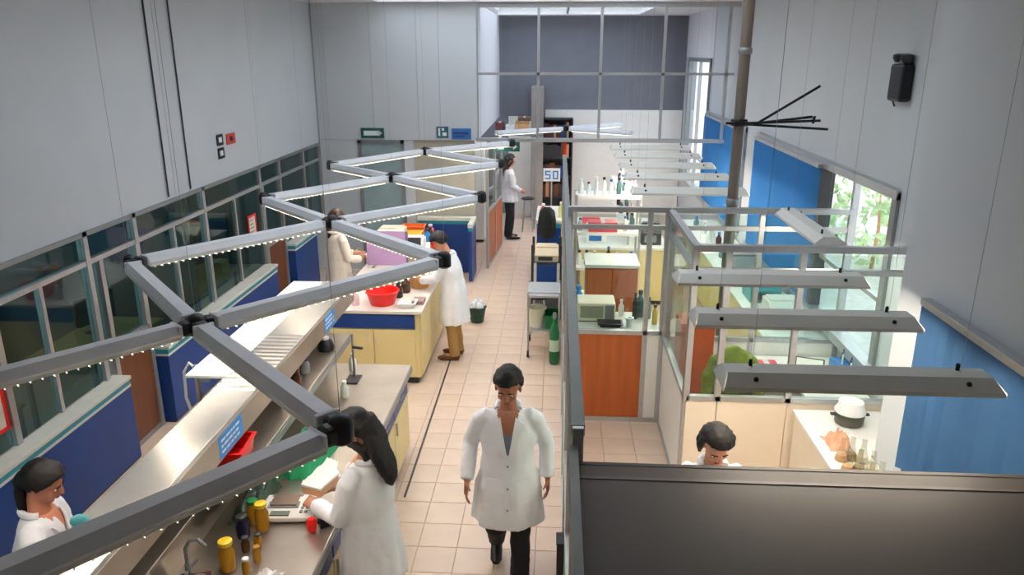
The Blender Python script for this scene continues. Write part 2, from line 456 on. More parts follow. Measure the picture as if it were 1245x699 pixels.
partition('glass_partition', 'aluminium glass partition with ivory lower panels, behind the hanging lamps', (1.12, 5.95), (2.83, 5.95), 2.28, .95, M_ivory, (.26, .84), (2.07,), post0=.93)
partition('glass_partition', 'short aluminium partition between the side hall and the ivory cubicle', (1.12, 5.98), (1.12, 7.33), 2.28, .95, M_white, (), (2.07,))
partition('glass_partition', 'aluminium partition continuing right from the orange door panel to the window', (1.15, 7.36), (2.83, 7.36), 2.30, .95, M_white, (.84,), (2.10,))
partition('glass_partition', 'orange and glass partition on the far left of the aisle', (-1.22, 13.2), (-1.10, 14.9), 2.17, 1.02, M_orange, (.85,))
t = thing('low_partition', 'navy low partition with teal stripe at the end of the left benches', 'partition', (-1.9, 12.9, 0), group='navy low partitions under the windows')
obj('panel', MB().box(-.5, .5, -.05, .05, .02, .88), M_navy, t); obj('stripe', MB().box(-.5, .5, -.052, .052, .88, .94), M_teal, t); obj('ledge', MB().box(-.51, .51, -.07, .07, .94, 1.0), M_cap, t, bev=.004)
obj('return_panel', MB().box(.44, .5, -.6, -.05, .02, .88), M_navy, t); obj('return_ledge', MB().box(.43, .51, -.6, -.07, .94, 1.0), M_cap, t); obj('return_stripe', MB().box(.438, .502, -.6, -.052, .88, .94), M_teal, t)

# near dark cubicle roof at the photographer's side
t = thing('cubicle_roof', 'large flat dark brown roof panel of the nearest cubicle, lower right', 'roof panel', (1.21, 2.2, 2.0))
obj('roof_panel', MB().box(-1.10, 1.14, -1.3, .71, -.02, .05), M_roofd, t)
obj('edge_rail', MB().box(-1.11, 1.14, .71, .74, -.05, .052), M_roofd, t, bev=.004)
obj('edge_rail', MB().box(-1.135, -1.10, -1.3, .74, -.09, .13), MATS['dull_rail'], t)
obj('rib', MB().box(-1.10, 1.14, .60, .62, .05, .053), mat('dark_bronze_rail', (92,82,74), .5, .1), t)
for x, y in ((-1.08, .62), (-1.08, -1.2), (1.1, .62), (1.1, -1.2)):
    obj('post', MB().box(x-.02, x+.02, y-.02, y+.02, -2.0, -.02), M_alud, t)

# ------------------------------------------------------------------ lamps
def right_lamp():
    t = thing('hanging_lamp', '', 'lamp')
    L = .635
    # folded sheet reflector: ridge on top, two sloping flanks, short turned down lips
    prof = [(-.125,-.005),(-.125,.015),(-.055,.062),(.055,.062),(.125,.015),(.125,-.005),(.118,-.005),(.118,.011),(.052,.054),(-.052,.054),(-.118,.011),(-.118,-.005)]
    m = MB(); n = len(prof); rs = []
    for x, k in ((-L, 1.0), (L, 1.0)):
        rs.append([(x-(.05 if x < 0 else -.05)*(-(z-.03)/.04) if False else x*(1-.05*max(0, z)/.062), y, z) for y, z in prof])
    m.rings(rs); obj('reflector', m, M_lamp, t)
    for s in (-1, 1):
        e = MB(); e.add([(s*L,-.125,-.005),(s*L,.125,-.005),(s*L,.125,.015),(s*L*.95,.055,.062),(s*L*.95,-.055,.062),(s*L,-.125,.015)], [(0,1,2,3,4,5)])
        obj('end_plate', e, M_lamp, t)
    for y in (-.045, .045):
        obj('tube', MB().cyl((-L*.92, y, .012), (L*.92, y, .012), .013, n=10), M_tube, t, smooth=True)
    for x in (-.48, .48):
        obj('knob', MB().lathe([(.012,0),(.012,.012),(.007,.018)], (x, -.088, .035), 8), M_black, t, smooth=True)
        obj('knob', MB().lathe([(.010,0),(.010,.03),(.006,.036)], (x, .03, .060), 8), M_black, t, smooth=True)
        obj('hanger_wire', MB().cyl((x, 0, .06), (x, 0, 2.24), .0011, n=5), M_wire, t)
    return t
rl = right_lamp()
place = [(1.42, 3.40, 0, 'hanging lamp above the cubicle, nearest of the row over the dark roof panel'),
         (1.43, 4.24, 0, 'second hanging lamp from the dark roof panel'),
         (1.45, 5.06, 0, 'third hanging lamp from the dark roof panel, just before the ivory partition'),
         (2.22, 6.75, 90, 'hanging lamp turned lengthwise, in front of the blue window blind'),
         (1.45, 8.42, 0, 'fourth crosswise hanging lamp, first one beyond the lengthwise lamp'),
         (1.47, 9.45, 0, 'fifth crosswise hanging lamp, second beyond the lengthwise lamp'),
         (1.47, 10.4, 0, 'sixth crosswise hanging lamp, middle of the far group on the right'),
         (1.47, 11.4, 0, 'seventh crosswise hanging lamp, last but one before the upper glass wall'),
         (1.48, 12.4, 0, 'last crosswise hanging lamp, right before the upper glass wall')]
for i, (x, y, a, l) in enumerate(place):
    if i == 0: rl.location = (x, y, 2.25); rl['label'] = l; rl['group'] = 'hanging lamps over the right cubicles'
    else: dup(rl, (x, y, 2.25), R(a), l, 'hanging lamps over the right cubicles')

NR = [(-.87, 2.77), (-.83, 5.44), (-.80, 8.0), (-.77, 10.53), (-.77, 13.0)]
NC = [(-2.03, 1.30), (-2.03, 3.95), (-2.04, 6.67), (-2.03, 9.25), (-2.06, 11.85)]
NL = [(-3.12, 2.62), (-3.12, 5.21), (-3.09, 7.77), (-3.10, 10.24)]
def lattice_lamp(p0, p1, label):
    a, b = Vector((*p0, 2.25)), Vector((*p1, 2.25)); d = b-a; L = d.length-.23
    t = thing('lattice_lamp', label, 'lamp', (a+b)/2, math.atan2(d.y, d.x), 'lattice of hanging lamps over the left benches')
    H = L/2
    obj('body', MB().prismx([(-.058,-.02),(-.062,.0),(-.036,.05),(.036,.05),(.062,.0),(.058,-.02),(.05,-.02),(.03,.035),(-.03,.035),(-.05,-.02)][::-1], -H, H), M_lampd, t)
    for s in (-1, 1):
        obj('end_cap', MB().box(s*H-.012, s*H+.012, -.058, .058, -.02, .05), M_lampd, t, bev=.006)
    lv = MB(); n = int(L/.055)
    for i in range(n):
        x = -H+.02+(i+.5)*(L-.04)/n
        lv.box(x-.0025, x+.0025, -.05, .05, -.045, -.012)
    lv.box(-H, H, -.060, -.056, -.03, -.015).box(-H, H, .056, .060, -.03, -.015)
    obj('louver', lv, M_lamp, t, kind='stuff')
    obj('tube', MB().cyl((-H+.03, 0, .005), (H-.03, 0, .005), .014, n=10), M_tube, t, smooth=True)
    return t
wh = ('nearest', 'second', 'third', 'fourth', 'farthest')
for k in range(4):
    lattice_lamp(NC[k], NR[k], 'grey lattice lamp from the %s centre joint to the %s aisle joint' % (wh[k], wh[k]))
    lattice_lamp(NR[k], NC[k+1], 'grey lattice lamp from the %s aisle joint to the %s centre joint' % (wh[k], wh[k+1]))
    lattice_lamp(NL[k], NC[k+1], 'grey lattice lamp from the %s wall joint to the %s centre joint' % (wh[k], wh[k+1]))
    lattice_lamp(NC[k], NL[k], 'grey lattice lamp from the %s centre joint to the %s wall joint' % (wh[k], wh[k]))
lattice_lamp(NC[4], NR[4], 'grey lattice lamp from the farthest centre joint to the last aisle joint')
def joint(p, label, big, angs=(48, 132, 228, 312)):
    t = thing('hanging_lamp_joint', label, 'lamp joint', (*p, 2.25), group='black joints of the lamp lattice')
    r = .052 if big else .044
    obj('hub', MB().lathe([(r*.6,-.05),(r,-.035),(r,.045),(r*.75,.07),(r*.3,.08)], n=16), M_black, t, smooth=True)
    for a in angs:
        c, s = math.cos(R(a)), math.sin(R(a))
        obj('socket', MB().bar((c*r*.6, s*r*.6, .01), (c*(r+.045), s*(r+.045), .01), .085, .085), M_black, t, bev=.022)
    obj('hanger_wire', MB().cyl((0,0,.07), (0,0,2.24), .0012, n=5), M_wire, t)
for k in range(1, 5): joint(NC[k], 'black four-way lamp joint over the left benches, %s along the centre line' % wh[k-1], True)
for k in range(5): joint(NR[k], 'black lamp joint beside the aisle, %s along the aisle line' % wh[k], True, (132, 228))
for k in range(4): joint(NL[k], 'black lamp joint beside the left windows, %s along the window line' % wh[k], False, (48, -48))
# a second lattice far back
for p0, p1, l in (((-1.25, 14.6), (.16, 15.6), 'far grey lamp beneath the upper glass wall, left of the far joint'), ((.16, 15.6), (1.5, 14.7), 'far grey lamp beneath the upper glass wall, right of the far joint'),
                  ((.16, 15.6), (1.4, 16.7), 'farthest grey lamp, running back to the right from the far joint')):
    lattice_lamp(p0, p1, l)
joint((.16, 15.6), 'single black lamp joint far behind the upper glass wall', True, (215, -34, 41))

# office lights added behind the left windows, for bright reflections in the glass
for y, l in ((4.6, 'ceiling light panel in the nearest office behind the left windows'), (7.6, 'ceiling light panel in the office behind the brown door'), (11.2, 'ceiling light panel in the farthest office behind the left windows')):
    t = thing('ceiling_light', l, 'ceiling light', (-5.9, y, 2.6), group='office ceiling lights')
    obj('frame', MB().box(-.32, .32, -.62, .62, -.05, -.002), M_alu, t)
    obj('diffuser', MB().box(-.28, .28, -.58, .58, -.055, -.05), mat('lit_diffuser', (235,250,250), .5, emit=((.85, 1, 1), 2.5)), t)

# ------------------------------------------------------------------ people
TEX = bpy.data.textures.new('cloth_folds', 'CLOUDS'); TEX.noise_scale = .11; TEX.noise_depth = 2
TEXH = bpy.data.textures.new('hair_locks', 'CLOUDS'); TEXH.noise_scale = .045
V = Vector
def lerp(a, b, t): return V(a)*(1-t)+V(b)*t
def hand(mb, wrist, d, n, up, curl=.5, s=1.0, left=False):
    """palm, four unequal fingers and a thumb: d = wrist to knuckles, n = palm normal, up = towards the thumb"""
    d, n, up = V(d).normalized(), V(n).normalized(), V(up).normalized()
    w = V(wrist)
    mb.tube([w-d*.03*s, w+d*.02*s, w+d*.06*s, w+d*.092*s], [(.026*s,.019*s),(.036*s,.018*s),(.042*s,.017*s),(.038*s,.013*s)], 10, side=up)
    for i, (o, l) in enumerate(((.031, .074), (.011, .083), (-.010, .077), (-.030, .060))):
        p = w+d*.085*s+up*o*s; pts = [p]; a = curl*.35
        for k, f in enumerate((.45, .32, .23)):
            a += curl*(.25 if k == 0 else .75)
            p = p+(d*math.cos(a)+n*math.sin(a))*l*f*s; pts.append(p)
        mb.tube(pts, [.0092*s, .0090*s, .0082*s, .0066*s], 8, side=up)
    p = w+d*.025*s+up*.030*s
    q = p+(d*.45+up*.75+n*.35).normalized()*.042*s
    r = q+(d*.8+up*.25+n*.5).normalized()*.034*s
    mb.tube([p-up*.012*s, p, q, r], [.013*s, .013*s, .0105*s, .0085*s], 8)

def remesh(o, vox, smooth=3, tex=None, strength=0):
    m = o.modifiers.new('join', 'REMESH'); m.mode = 'VOXEL'; m.voxel_size = vox
    s = o.modifiers.new('relax', 'SMOOTH'); s.factor = .6; s.iterations = smooth
    if tex:
        t = o.modifiers.new('folds', 'DISPLACE'); t.texture = tex; t.strength = strength; t.mid_level = .5; t.texture_coords = 'LOCAL'
    return bake(o)

def head_matrix(pos, yaw, pitch, roll=0):
    return Matrix.Translation(V(pos)) @ Matrix.Rotation(yaw, 4, 'Z') @ Matrix.Rotation(-pitch, 4, 'X') @ Matrix.Rotation(roll, 4, 'Y')

def person(label, loc, rz, J, group=None, skin=M_skin, hair=M_hair, hairkind='short', coat=M_coat, trous=M_trous, hem=.55, vox=.0075, coat_on=True, vneck=.24, shirt=M_shirt, curl=.45, shoes=M_shoe, hk=1.0):
    t = thing('person', label, 'person', loc, rz, group)
    g = lambda k: V(J[k])
    hips, chest, neck, hd = g('hips'), g('chest'), g('neck'), g('head')
    yaw, pitch = J.get('yaw', 0), J.get('pitch', 0)
    HM = head_matrix(hd, yaw, pitch, J.get('roll', 0)); HR = HM.to_3x3()
    hp = lambda x, y, z: HM @ V((x*hk, y*hk, z*hk))
    sh = (g('shR')-g('shL')).normalized()
    # one continuous body
    b = MB()
    b.tube([hips-V((0,0,.05)), hips+V((0,0,.06)), lerp(hips, chest, .5), chest, lerp(chest, neck, .75)], [(.15,.105),(.158,.108),(.135,.095),(.165,.11),(.11,.075)], 14, side=sh)
    b.tube([lerp(chest, neck, .6), neck, lerp(neck, hp(0,-.02,-.06), .6), hp(0,-.015,-.03)], [.085, .060, .053, .055], 12)
    for s in 'LR':
        b.tube([lerp(g('sh'+s), chest+(g('sh'+s)-chest)*.4, .7), g('sh'+s)-V((0,0,.018)), lerp(g('sh'+s), g('el'+s), .5), g('el'+s), lerp(g('el'+s), g('wr'+s), .35), g('wr'+s)], [.045,.044,.044,.039,.038,.027], 10)
        b.tube([g('hip'+s)+V((0,0,.06)), g('hip'+s), lerp(g('hip'+s), g('kn'+s), .55), g('kn'+s), lerp(g('kn'+s), g('an'+s), .3), g('an'+s)], [.085,.092,.073,.056,.055,.036], 10)
        b.tube([g('an'+s)+V((0,0,.02)), lerp(g('an'+s), g('to'+s), .4), g('to'+s)], [.036,.036,.026], 8)
        fd = (g('wr'+s)-g('el'+s)).normalized()
        hd_ = V(J.get('hd'+s, fd)); hn = V(J.get('hn'+s, (1 if s == 'L' else -1, 0, 0))); hu = V(J.get('hu'+s, (0, 1, 0)))
        hu = (hu-hd_.normalized()*hu.dot(hd_.normalized())).normalized(); hn = (hn-hd_.normalized()*hn.dot(hd_.normalized())-hu*hn.dot(hu)).normalized()
        hand(b, g('wr'+s), hd_, hn, hu, curl)
    # skull, jaw, chin, brow, nose, ears
    b.ell(hp(0,-.012,.045), (.076*hk,.094*hk,.084*hk), 16, 12, HR)
    b.ell(hp(0,.020,-.010), (.061*hk,.072*hk,.088*hk), 14, 10, HR)
    b.ell(hp(0,.062,-.078), (.026*hk,.022*hk,.020*hk), 10, 7, HR)
    b.ell(hp(0,.076,.032), (.045*hk,.014*hk,.012*hk), 10, 7, HR)
    b.tube([hp(0,.082,.028), hp(0,.098,.002), hp(0,.106,-.014), hp(0,.088,-.026)], [.009*hk,.012*hk,.016*hk,.010*hk], 8)
    for s in (-1, 1):
        b.ell(hp(s*.078,-.008,.0), (.010*hk,.022*hk,.032*hk), 8, 7, HR)
        b.ell(hp(s*.038,.060,-.018), (.022*hk,.02*hk,.022*hk), 8, 7, HR)
    b.ell(hp(0,.083,-.046), (.022*hk,.012*hk,.011*hk), 8, 6, HR)
    body = obj('body', b, skin, t); remesh(body, vox, 2)
    # face details
    for s in (-1, 1):
        e = obj('eye', MB().ell(hp(s*.031,.0775,.008), (.0125*hk,.006*hk,.0052*hk), 10, 7, HR), M_eyew, t, smooth=True)
        obj('iris', MB().ell(hp(s*.031,.0825,.008), (.0062*hk,.0026*hk,.0056*hk), 8, 6, HR), M_black, e, smooth=True)
        obj('eyebrow', MB().tube([hp(s*.013,.090,.028), hp(s*.032,.090,.034), hp(s*.050,.079,.027)], [.0035,.0045,.003], 6), hair, t, smooth=True)
    obj('mouth', MB().tube([hp(-.022,.088,-.047), hp(-.008,.0955,-.043), hp(.008,.0955,-.043), hp(.022,.088,-.047)], [.003,.0065,.0065,.003], 6), M_lip, t, smooth=True)
    # hair
    hv = 1.06 if hairkind == 'short' else 1.0; h = MB(); nseg, nr = 26, 14
    ring = []
    for i in range(nr):
        th = PI*.5*1.42*i/(nr-1)+.02
        row = []
        for k in range(nseg):
            ph = 2*PI*k/nseg
            x, y, z = math.sin(th)*math.cos(ph), math.sin(th)*math.sin(ph), math.cos(th)
            lim = .30 if y > .35 else (.0 if y > 0.05 else -.62)      # hair line: forehead, temples, nape
            lim = .32*max(0, min(1, (y+.05)/.5)) - .62*max(0, min(1, (.15-y)/.3))
            z = max(z, lim)
            rr = 1.0 if z > lim else .995
            row.append(hp(x*.094*rr*hv, -.012+y*.113*rr*hv, .045+z*.108*hv))
        ring.append(row)
    h.rings(ring)
    if hairkind == 'long':
        bk = sh.cross(V((0,0,1))); bk.z = 0; bk.normalize()
        if bk.dot(V((0,1,0))) > 0: bk = -bk
        up_ = neck
        h.tube([hp(0,-.03,.09), hp(0,-.085,.03), hp(0,-.085,-.05), up_+bk*.105+V((0,0,.03)), up_+bk*.14+V((0.01,0,-.05)), up_+bk*.155+V((.02,0,-.12)), up_+bk*.15+V((.03,0,-.18))],
               [(.07,.05),(.095,.055),(.095,.05),(.092,.042),(.085,.036),(.06,.028),(.02,.014)], 14, side=sh)
        for s in (-1, 1): h.tube([hp(s*.06,.02,.09), hp(s*.083,.03,.0), hp(s*.082,-.02,-.09), neck+V((s*.07,-.05,-.01))], [.022,.028,.028,.016], 8)
    if hairkind == 'tied':
        h.ell(hp(0,-.105,.0), (.055,.045,.055), 10, 8, HR); h.tube([hp(0,-.10,.0), hp(0,-.095,-.06), neck+V((0,-.075,.0)), neck+V((.01,-.105,-.09))], [(.055,.04),(.055,.038),(.045,.032),.014], 10, side=sh)
        for s in (-1, 1): h.tube([hp(s*.03,.072,.105), hp(s*.07,.04,.07), hp(s*.083,-.01,.0)], [.016,.022,.018], 8)
    if hairkind == 'bob':
        for k in range(9):
            a = PI*(.98+1.04*k/8+.0) if False else PI*(1.0+k/8.0)
            h.tube([hp(.08*math.cos(a), -.01+.09*math.sin(a), .08), hp(.093*math.cos(a), -.012+.105*math.sin(a), .0), hp(.085*math.cos(a), -.012+.10*math.sin(a), -.075)], [.026,.028,.014], 8)
    if hairkind == 'short':
        h.ell(hp(.02,.055,.112), (.055,.035,.028), 10, 7, HR)
    ho = obj('hair', h, hair, t); remesh(ho, .009, 2, TEXH, .016)
    # trousers and shoes
    tr = MB()
    tr.tube([hips+V((0,0,.10)), hips, hips-V((0,0,.06))], [(.155,.115),(.165,.12),(.15,.11)], 14, side=sh)
    for s in 'LR':
        an = g('an'+s)
        tr.tube([g('hip'+s)+V((0,0,.05)), g('hip'+s), lerp(g('hip'+s), g('kn'+s), .5), g('kn'+s), lerp(g('kn'+s), an, .5), an+V((0,0,-.02))], [.09,.102,.088,.075,.070,.068], 12)
        f = (g('to'+s)-an); f.z = 0; f.normalize()
        sm = MB(); a0 = V((an.x, an.y, an.z)); tz = g('to'+s).z
        sm.tube([a0-f*.06+V((0,0,-.045)), a0-f*.02+V((0,0,-.03)), a0+f*.08+V((0,0,(tz-an.z)*.5-.02)), g('to'+s)+f*.03, g('to'+s)+f*.07], [(.034,.035),(.042,.05),(.046,.040),(.044,.028),(.026,.016)], 12, side=f.cross(V((0,0,1))))
        obj('shoe', sm, shoes, t, smooth=True)
    to = obj('trousers', tr, trous, t); remesh(to, .012, 2, TEX, .02)
    if coat_on:
        c = MB(); dn = V((0,0,-1)) if not J.get('coat_dir') else V(J['coat_dir'])
        hemp = V((hips.x, hips.y, hem))
        fr = J.get('flare', 1.0)
        c.tube([hemp, lerp(hemp, hips, .25), lerp(hemp, hips, .5), lerp(hemp, hips, .78), hips, lerp(hips, chest, .45), lerp(chest, hips, .12), lerp(chest, neck, .5), lerp(chest, neck, .74), lerp(chest, neck, .92)],
               [(.240*fr,.195*fr),(.232*fr,.187*fr),(.222*fr,.177*fr),(.212*fr,.165*fr),(.205,.157),(.183,.14),(.198,.142),(.176,.112),(.140,.095),(.082,.076)], 44, side=sh, fold=[.05,.045,.035,.022,.012,.006,.004,0,0,0])
        for s in 'LR':
            wr = g('wr'+s)
            c.tube([lerp(chest, g('sh'+s), .45)+V((0,0,.035)), lerp(g('sh'+s), chest, .08)+V((0,0,.0)), lerp(g('sh'+s), g('el'+s), .18), lerp(g('sh'+s), g('el'+s), .5), g('el'+s), lerp(g('el'+s), wr, .5), lerp(g('el'+s), wr, .97)], [.056,.060,.066,.064,.060,.056,.052], 14)
        co = obj('lab_coat', c, coat, t); remesh(co, .011, 3, TEX, .018)
        bvh = BVHTree.FromPolygons([v.co for v in co.data.vertices], [p.vertices for p in co.data.polygons])
        fwd = V((0,0,1)).cross(sh); fwd.z = 0; fwd.normalize()          # front of the chest
        if fwd.dot(V(J.get('front', (0,1,0)))) < 0: fwd = -fwd
        rt = V((sh.x, sh.y, 0)).normalized(); zc = neck.z
        def drape(name, m, quads, off):
            mb = MB()
            for q in quads:
                rows = []
                for i in range(7):
                    a = lerp(q[0], q[1], i/6); bb = lerp(q[3], q[2], i/6); row = []
                    for k in range(4):
                        p = lerp(a, bb, k/3); o = V((chest.x, chest.y, 0))+rt*p.x+V((0,0,zc+p.z))+fwd*.6
                        hit = bvh.ray_cast(o, -fwd, 1.0)
                        row.append((hit[0]+fwd*off) if hit[0] else (rows[-1][k] if rows else None))
                    rows.append(row)
                if any(p is None for r in rows for p in r): continue
                vs = [p for r in rows for p in r]+[p-fwd*.012 for r in rows for p in r]; n = 28; fs = []
                for i in range(6):
                    for k in range(3):
                        a = i*4+k; fs.append((a, a+1, a+5, a+4)); fs.append((a+n, a+4+n, a+5+n, a+1+n))
                for i in range(6):
                    fs.append((i*4, i*4+4, i*4+4+n, i*4+n)); fs.append((i*4+3, i*4+3+n, i*4+7+n, i*4+7))
                for k in range(3):
                    fs.append((k, k+n, k+1+n, k+1)); fs.append((24+k, 25+k, 25+k+n, 24+k+n))
                mb.add(vs, fs)
            if mb.v: return obj(name, mb, m, t, smooth=True)
        vn = vneck
        if vn:
            # the open neck: what lies inside the V is not coat but skin above, shirt below
            me = co.data; pick = {'neckline': [], 'shirt': []}
            for p in me.polygons:
                c_ = p.center-V((chest.x, chest.y, zc)); x_, y_, z_ = c_.dot(rt), c_.dot(fwd), c_.z
                if y_ > .015 and z_ > -.05-vn and abs(x_) < .012+.058*max(0, (z_+.05+vn)/vn) and p.normal.dot(fwd)+p.normal.z*.5 > .1:
                    pick['neckline' if z_ > -.03-vn*.5 else 'shirt'].append(p.index)
            gone = set(pick['neckline']+pick['shirt'])
            for nm, mm in (('neckline', skin), ('shirt', shirt)):
                bm = bmesh.new(); bm.from_mesh(me); bm.faces.ensure_lookup_table(); keep = set(pick[nm])
                bmesh.ops.delete(bm, geom=[f for f in bm.faces if f.index not in keep], context='FACES')
                m2 = bpy.data.meshes.new(nm); bm.to_mesh(m2); bm.free()
                if len(m2.polygons): m2.materials.clear(); obj(nm, m2, mm, t, smooth=True)
            bm = bmesh.new(); bm.from_mesh(me); bmesh.ops.delete(bm, geom=[f for f in bm.faces if f.index in gone], context='FACES'); bm.to_mesh(me); bm.free()
            ck = [neck+rt*(.082*math.cos(a))-fwd*(.012+.078*math.sin(a))+V((0,0,-.012+.012*math.sin(a))) for a in [PI*(-.12+1.24*k/12) for k in range(13)]]
            obj('collar', MB().tube(ck, [(.016,.034)]*13, 8, side=fwd) if 0 else MB().tube(ck, .021, 8), coat, t, smooth=True)
            for s in (-1, 1):
                drape('lapel', coat, [((s*.052,0,-.045),(s*.002,0,-.07-vn),(s*.03,0,-.04-vn),(s*.108,0,-.085))], .018)
            drape('front_edge', coat, [((-.012,0,-.09-vn),(-.012,0,hem-zc+.03),(.02,0,hem-zc+.03),(.02,0,-.09-vn))], .006)
            for s in (-1, 1):
                drape('pocket', coat, [((s*.06,0,hips.z-zc+.00),(s*.07,0,hips.z-zc-.15),(s*.165,0,hips.z-zc-.15),(s*.155,0,hips.z-zc+.00))], .007)
            for k in range(3):
                z = -.12-vn-k*.16
                drape('button', M_grey, [((-.006,0,z),(-.006,0,z-.012),(.006,0,z-.012),(.006,0,z))], .011)
    return t

def stand(h=1.70, **kw):
    k = h/1.70
    d = dict(hips=(0,0,.93), chest=(0,.0,1.24), neck=(0,-.01,1.435), head=(0,.02,1.58), shL=(-.165,0,1.375), shR=(.165,0,1.375),
             elL=(-.235,-.03,1.10), elR=(.235,-.03,1.10), wrL=(-.255,.05,.865), wrR=(.255,.05,.865),
             hipL=(-.09,0,.88), hipR=(.09,0,.88), knL=(-.10,.02,.48), knR=(.10,.02,.48), anL=(-.10,-.02,.085), anR=(.10,-.02,.085), toL=(-.12,.13,.03), toR=(.12,.13,.03))
    d.update(kw)
    return {a: (tuple(x*k for x in b) if isinstance(b, tuple) and not a.startswith(('hd', 'hn', 'hu', 'front', 'coat')) else b) for a, b in d.items()}

# man walking up the aisle towards the camera
person('man in a white lab coat and black trousers walking down the aisle', (-.31, 4.78, 0), R(180+2),
       stand(1.66, yaw=R(-8), pitch=R(16), knL=(-.09,.085,.49), anL=(-.09,.15,.09), toL=(-.10,.30,.045), knR=(.09,.08,.50), anR=(.10,-.27,.17), toR=(.10,-.15,.06),
             elL=(-.275,-.06,1.12), wrL=(-.285,.02,.88), elR=(.275,-.06,1.12), wrR=(.295,.10,.89), shL=(-.178,0,1.375), shR=(.178,0,1.375), front=(0,1,0), flare=1.1),
       skin=M_skin2, hairkind='short', hem=.53, vneck=.26, hk=1.08)
# woman at the steel bench, turned away to the left
person('woman with long dark hair in a white lab coat at the steel bench', (-1.12, 4.02, 0), R(68),
       stand(1.69, yaw=R(14), pitch=R(30), head=(0,.055,1.575), elL=(-.22,.06,1.10), wrL=(-.13,.31,1.075), elR=(.235,.02,1.10), wrR=(.10,.31,1.06),
             hdL=(.25,.95,-.05), hdR=(-.35,.9,-.05), hnL=(.5,0,-1), hnR=(-.5,0,-1), huL=(.8,.3,.4), huR=(-.8,.3,.4)), hairkind='long', hem=.56, curl=.8, hk=1.05)
# man at the cream bench, face to the left
person('man in a white lab coat and khaki trousers working at the cream bench', (-1.26, 9.0, 0), R(82),
       stand(1.66, yaw=R(8), pitch=R(34), chest=(0,.05,1.24), neck=(0,.09,1.42), head=(0,.17,1.53), shL=(-.18,.06,1.365), shR=(.18,.06,1.365),
             elL=(-.23,.17,1.13), wrL=(-.12,.40,1.06), elR=(.22,.15,1.12), wrR=(.10,.40,1.05), hdL=(.3,.95,-.1), hdR=(-.3,.95,-.1), hnL=(.6,0,-1), hnR=(-.6,0,-1), huL=(.7,.2,.6), huR=(-.7,.2,.6)),
       trous=M_khaki, hem=.50, coat=M_coat, curl=.8, shoes=mat('brown_shoe', (96,56,36), .5), vox=.009)
# woman in cream, far left
person('woman in a cream lab coat with dark tied hair beyond the white shelf', (-2.93, 9.75, 0), R(-50),
       stand(1.73, yaw=R(-10), pitch=R(22), elL=(-.22,.05,1.10), wrL=(-.06,.26,1.08), elR=(.22,.05,1.10), wrR=(.06,.28,1.02), hdL=(.6,.7,0), hdR=(-.6,.7,0), hnL=(0,0,-1), hnR=(0,0,-1), huL=(0,.5,.8), huR=(0,.5,.8)),
       hair=M_hairb, hairkind='tied', coat=M_coatw, trous=mat('beige_trousers', (186,174,150), .8), hem=.62, vox=.010)
# person far down the aisle
person('dark haired woman with a white top and dark skirt standing far down the aisle', (-.98, 15.5, 0), R(-75),
       stand(1.74, yaw=R(0), pitch=R(10), elL=(-.21,.02,1.10), wrL=(-.14,.2,1.0), elR=(.21,.02,1.10), wrR=(.16,.2,1.0)), hairkind='long', coat=mat('grey_white_top', (206,206,214), .8), hem=.80, vneck=0, vox=.012)
# seated woman, lower left
SIT = dict(hips=(0,0,.56), chest=(0,.04,.90), neck=(0,.06,1.105), head=(0,.10,1.245), shL=(-.18,.05,1.045), shR=(.18,.05,1.045), elL=(-.24,.10,.80), wrL=(-.16,.33,.86), elR=(.24,.12,.80), wrR=(.16,.36,.90),
           hipL=(-.09,.02,.53), hipR=(.09,.02,.53), knL=(-.12,.42,.53), knR=(.12,.42,.53), anL=(-.12,.36,.10), anR=(.12,.36,.10), toL=(-.13,.50,.03), toR=(.13,.50,.03))
s = dict(SIT)
s = {a: ((b[0], b[1], b[2]+.22) if b[2] > .3 and not a.startswith('kn') else b) for a, b in s.items()}
s['hipL'] = (-.09,.02,.75); s['hipR'] = (.09,.02,.75); s['knL'] = (-.12,.36,.68); s['knR'] = (.12,.36,.68); s['anL'] = (-.12,.26,.33); s['anR'] = (.12,.26,.33); s['toL'] = (-.13,.40,.30); s['toR'] = (.13,.40,.30)
s.update(yaw=R(-4), pitch=R(24), hdR=(-.2,.9,.25), hdL=(.4,.9,0), hnL=(0,0,-1), hnR=(-1,0,0), huL=(.8,.2,.3), huR=(0,.2,1))
person('dark haired woman in a white lab coat seated beside the navy partition, lower left', (-3.0, 3.62, -.08), R(-72), s, hairkind='tied', hem=.74, vox=.0075, vneck=.2, curl=.9, hk=1.05, skin=mat('skin_warm', (186,120,92), .5, var=.05, scale=9), shirt=M_skin)
t = thing('lab_stool', 'grey lab stool under the seated woman in the lower left', 'stool', (-3.0, 3.62, -.0))
obj('seat', MB().lathe([(.10,.48),(.19,.485),(.20,.51),(.19,.535),(.05,.54)], n=18), M_dark, t, smooth=True)
obj('post', MB().cyl((0,0,.06),(0,0,.48),.025), M_alud, t, smooth=True); obj('foot_ring', MB().tube([(.2*math.cos(a*PI/8),.2*math.sin(a*PI/8),.28) for a in range(17)], .011, 6), M_alu, t, smooth=True)
for a in range(5):
    c, q = math.cos(a*2*PI/5), math.sin(a*2*PI/5); obj('leg', MB().bar((0,0,.07),(c*.27,q*.27,.02),.04,.03), M_alud, t)
# person in the cubicle, seen from behind the dark roof
s = dict(SIT); s.update(yaw=R(5), pitch=R(30))
person('person with a dark bob and white coat seated in the ivory cubicle', (1.06, 4.58, .06), R(180), s, hairkind='bob', hem=.42, vox=.009, skin=M_skin, hk=1.08)
dup(t, (1.06, 4.58, -.0), 0, 'grey lab stool under the person in the ivory cubicle')

solo('rubber_glove', MB().ell((0,0,.03),(.045,.035,.03),10,8), mat('teal_rubber', (60,150,160), .5), 'teal rubber sponge on the edge of the steel rack by the seated woman', 'sponge', (-2.225, 2.98, 1.6), smooth=True)

